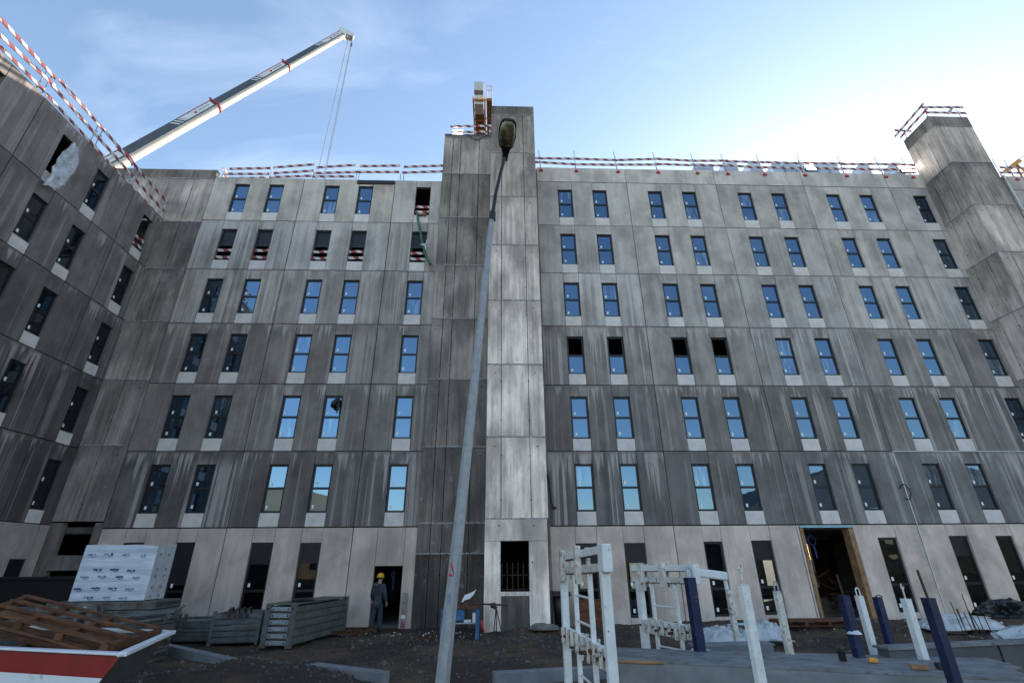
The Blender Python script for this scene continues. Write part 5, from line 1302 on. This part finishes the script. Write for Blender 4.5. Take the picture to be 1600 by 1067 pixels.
sheet('plastic_sheet', (14.6,17.0,.05), 1.3,.6,.40, 5, M['sheet_plastic'], 'long flat white plastic sheet on the earth at the right below the windows')
sheet('plastic_sheet', (3.15,8.55,.60), .28,.2,.22, 7, M['sheet_plastic'], 'small bag of white plastic on the concrete element behind the blue looped post')
crumple('foam_offcut', (6.75,15.0,.42), (.34,.12,.04), 5, M['foam_blue'], 'turquoise foam offcut on the white plastic sheet', 'offcut', 3, .25)
t = thing('pallet', (10.3,17.9,-.05), 'flat brown pallet lying on the earth in front of the big entrance', 'pallet', None, RAD(-3)); Mx = T(9.3,17.6,.06,RAD(-3))
for i in range(5): MB().box((0,.04+i*.19,.13),(2.3,.16+i*.19,.155)).build('top_board', M['old_timber'], t, Mx)
for x in (0,.75,1.5,2.2): MB().box((x,.04,.02),(x+.1,.92,.13)).build('bearer', M['old_timber'], t, Mx)
for i in range(3): MB().box((0,.04+i*.38,0),(2.3,.14+i*.38,.02)).build('bottom_board', M['old_timber'], t, Mx)
crumple('black_bag', (10.9,11.3,.92), (.52,.34,.30), 14, M['black_plastic'], 'black plastic bag thrown over the heap at the right edge', 'bag', 4, .42)
crumple('film_heap', (11.1,11.0,.42), (.85,.45,.36), 17, M['film'], 'heap of clear crumpled film below the black bag at the right edge', 'sheeting', 4, .30)
b = MB(); rg = random.Random(2)
for i in range(9):
    x = 11.6+rg.uniform(0,1.0); y = 13.6+rg.uniform(-.3,.3); b.tube([(x,y,-.05),(x+rg.uniform(-.25,.05),y,.75+rg.uniform(0,.45))], .011, 5)
tag(b.build('starter_bars', M['rebar']), 'thin rusty starter bars sticking up beside the black bag', 'bars')
rb = MB()
for i in range(14):
    x, y = rg.uniform(8.5,16), rg.uniform(15.5,18.5); a = rg.uniform(0,3.1); h = ground_h(x,y)+.03; rb.tube([(x,y,h),(x+math.cos(a)*rg.uniform(.2,.7),y+math.sin(a)*.4,h+rg.uniform(0,.12))], .012, 5)
tag(rb.build('wire_scraps', M['steel']), 'scattered bits of bright wire on the earth at the right', 'scrap', kind='stuff')

# ------------------------------------------------------------------ things hanging on the facade
b = MB(); hx0 = -5.45+1.17; zz = LV[5]+WZ0
a = [at(652,333,y=19.9), at(653,345,y=19.84), at(657,362,y=19.80), at(660,380,y=19.80), at(664,395,y=19.82), at(668,405,y=19.84), at(673,413,y=19.84)]
pts = [Vector((a[0].x,20.1,a[0].z+.03))]
for i in range(len(a)-1):
    for k in range(4): pts.append(a[i].lerp(a[i+1], k/4))
pts.append(a[-1]); b.tube(pts, .058, 10); tag(b.build('hose', M['green_hose']), 'thick green hose hanging out of the top window left of the stair tower', 'hose')
c = at(662,383,y=19.74); b = MB()
b.tube([c+Vector((-.16,0,.02)), c, c+Vector((.1,-.02,.0))], [.03,.07,.03], 8); b.tube([c, c+Vector((.12,-.03,-.12)), c+Vector((.12,-.02,-.3))], [.04,.045,.03], 6); b.tube([c+Vector((.04,0,.03)), c+Vector((.14,0,.14)), c+Vector((.12,0,.30))], [.04,.03,.02], 6)
tag(b.build('cloth_tie', M['plastic']), 'white rag knotted round the green hose', 'rag')
c = at(645,333,y=19.95); 
b = MB(); p = at(653,335,y=19.92); b.box((p.x-.02,19.88,p.z-.05),(p.x+.42,20.0,p.z+.02)); b.bar((p.x,19.92,p.z-.02),(p.x+.3,19.9,p.z+.06),.06,.05); tag(b.build('timber_block', M['timber']), 'small wooden block wedging the green hose on the window sill', 'block')
def hang_bag(c, s):
    b = MB(); b.tube([c, c+Vector((-.10,-.05,-.12))*s, c+Vector((-.24,-.07,-.36))*s, c+Vector((-.30,-.06,-.55))*s, c+Vector((-.27,-.05,-.62))*s], [.05*s,.12*s,.17*s,.12*s,.03*s], 10)
    b.tube([c, c+Vector((.04,-.05,-.3))*s, c+Vector((.02,-.06,-.7))*s, c+Vector((-.01,-.05,-.95))*s], [.05*s,.09*s,.075*s,.02*s], 8); return b
c = at(530,622,y=19.96); tag(hang_bag(c,.72).build('black_bag', M['black_plastic']), 'black plastic rag hanging over a window left of the stair tower', 'bag')
# torn film out of a bare opening of the wing
def film_strip():
    rows = [(at(112,222,x=WX+.02),at(120,232,x=WX+.02)),(at(92,238,x=WX+.06),at(117,262,x=WX+.06)),(at(80,258,x=WX+.12),at(105,282,x=WX+.10)),(at(76,276,x=WX+.16),at(92,292,x=WX+.16)),(at(62,288,x=WX+.22),at(90,297,x=WX+.2))]
    n = 8; m_ = 5; vs = []
    fine = []
    for i in range(len(rows)-1):
        for k in range(m_): fine.append((rows[i][0].lerp(rows[i+1][0], k/m_), rows[i][1].lerp(rows[i+1][1], k/m_)))
    fine.append(rows[-1])
    for r_, (p, q) in enumerate(fine):
        for k in range(n+1):
            v = p.lerp(q, k/n); v.x += .16*mnoise.noise(Vector((k*.9, r_*.22, 4)))+.05*math.sin(k*2.4+r_*.3)+.08; v.y += .10*mnoise.noise(Vector((k*.5, r_*.5, 8))); vs.append(v)
    me = bpy.data.meshes.new('torn_film'); me.from_pydata(vs, [], [(j*(n+1)+i, j*(n+1)+i+1, (j+1)*(n+1)+i+1, (j+1)*(n+1)+i) for j in range(len(fine)-1) for i in range(n)])
    me.materials.append(M['plastic']); me.polygons.foreach_set('use_smooth', [True]*len(me.polygons)); me.update()
    me.materials[0] = M['film']; o = put('torn_sheet', me); s = o.modifiers.new('thick', 'SOLIDIFY'); s.thickness = .01; return tag(o, 'torn white plastic sheet blowing out of an opening high on the left wing', 'sheeting')
film_strip()
b = MB(); p = at(1415,768,y=19.95); pts = [p+Vector((math.cos(t)*.20,0,math.sin(t)*.30)) for t in np.linspace(2.6,-2.2,14)]; b.tube([p+Vector((-.18,.06,.16))]+pts, .018, 6)
tag(b.build('cable', M['cable']), 'short loop of cable sticking out of the white joint on the right', 'cable')
p = at(855,742,y=19.93); b = MB(); pts = [at(853,741,y=19.93), at(857,752,y=19.9), at(860,770,y=19.9), at(862,785,y=19.92), at(866,793,y=19.93)]; b.tube(pts, .028, 6); b.tube([pts[0]+Vector((.06,0,.05)), pts[1]+Vector((.05,0,-.1))], .03, 6); b.tube([pts[-1]+Vector((-.06,0,0)), pts[-1]+Vector((.08,0,.0))], .05, 8)
tag(b.build('cable', M['rebar']), 'dark cable end dangling at the right edge of the pillar', 'cable')
# goods seen inside the ground floor
t = thing('board_pile', (14.0,24,-.03), 'jumbled pile of brown timber inside the big entrance', 'timber')
rg = random.Random(6)
for i in range(26):
    p = Vector((14.1+rg.uniform(-.5,1.4), 22.8+rg.uniform(0,1.5), .1+i*.055)); b = MB(); b.bar(p, p+Vector((rg.uniform(-.5,.8), rg.uniform(-.3,.3), rg.uniform(-.3,.6))), .12, .06); b.build('board', M['old_timber'], t)

# ------------------------------------------------------------------ across the street, mirrored in the lower windows
def hall(name, x0, x1, y0, y1, h, rise, mat, label):
    t = thing(name, ((x0+x1)/2,(y0+y1)/2,-.12), label, 'building'); n = 14; w = x1-x0
    prof = [(x0,-.2),(x1,-.2)]+[(x1-w*k/n, h+rise*math.sin(math.pi*k/n)) for k in range(n+1)]
    MB().prism(prof, y0, y1).build('wall', M[mat], t)
    for i in range(4):
        for z in (1.0, 4.2, 7.4):
            if z+1.6 > h: continue
            MB().box((x0+w*(.14+.22*i),y1,z),(x0+w*(.14+.22*i)+1.6,y1+.05,z+1.6)).build('window', M['glass'], t)
    return t
hall('barrel_roof_hall', -46,-24,-60,-42,10.0,3.2,'cream_wall','cream barrel roofed hall across the street, mirrored in the lower left windows')
hall('dark_shed', 40,100,-64,-40,9.0,9.0,'grey_wall','dark grey arched shed across the street, mirrored in the lower right windows')
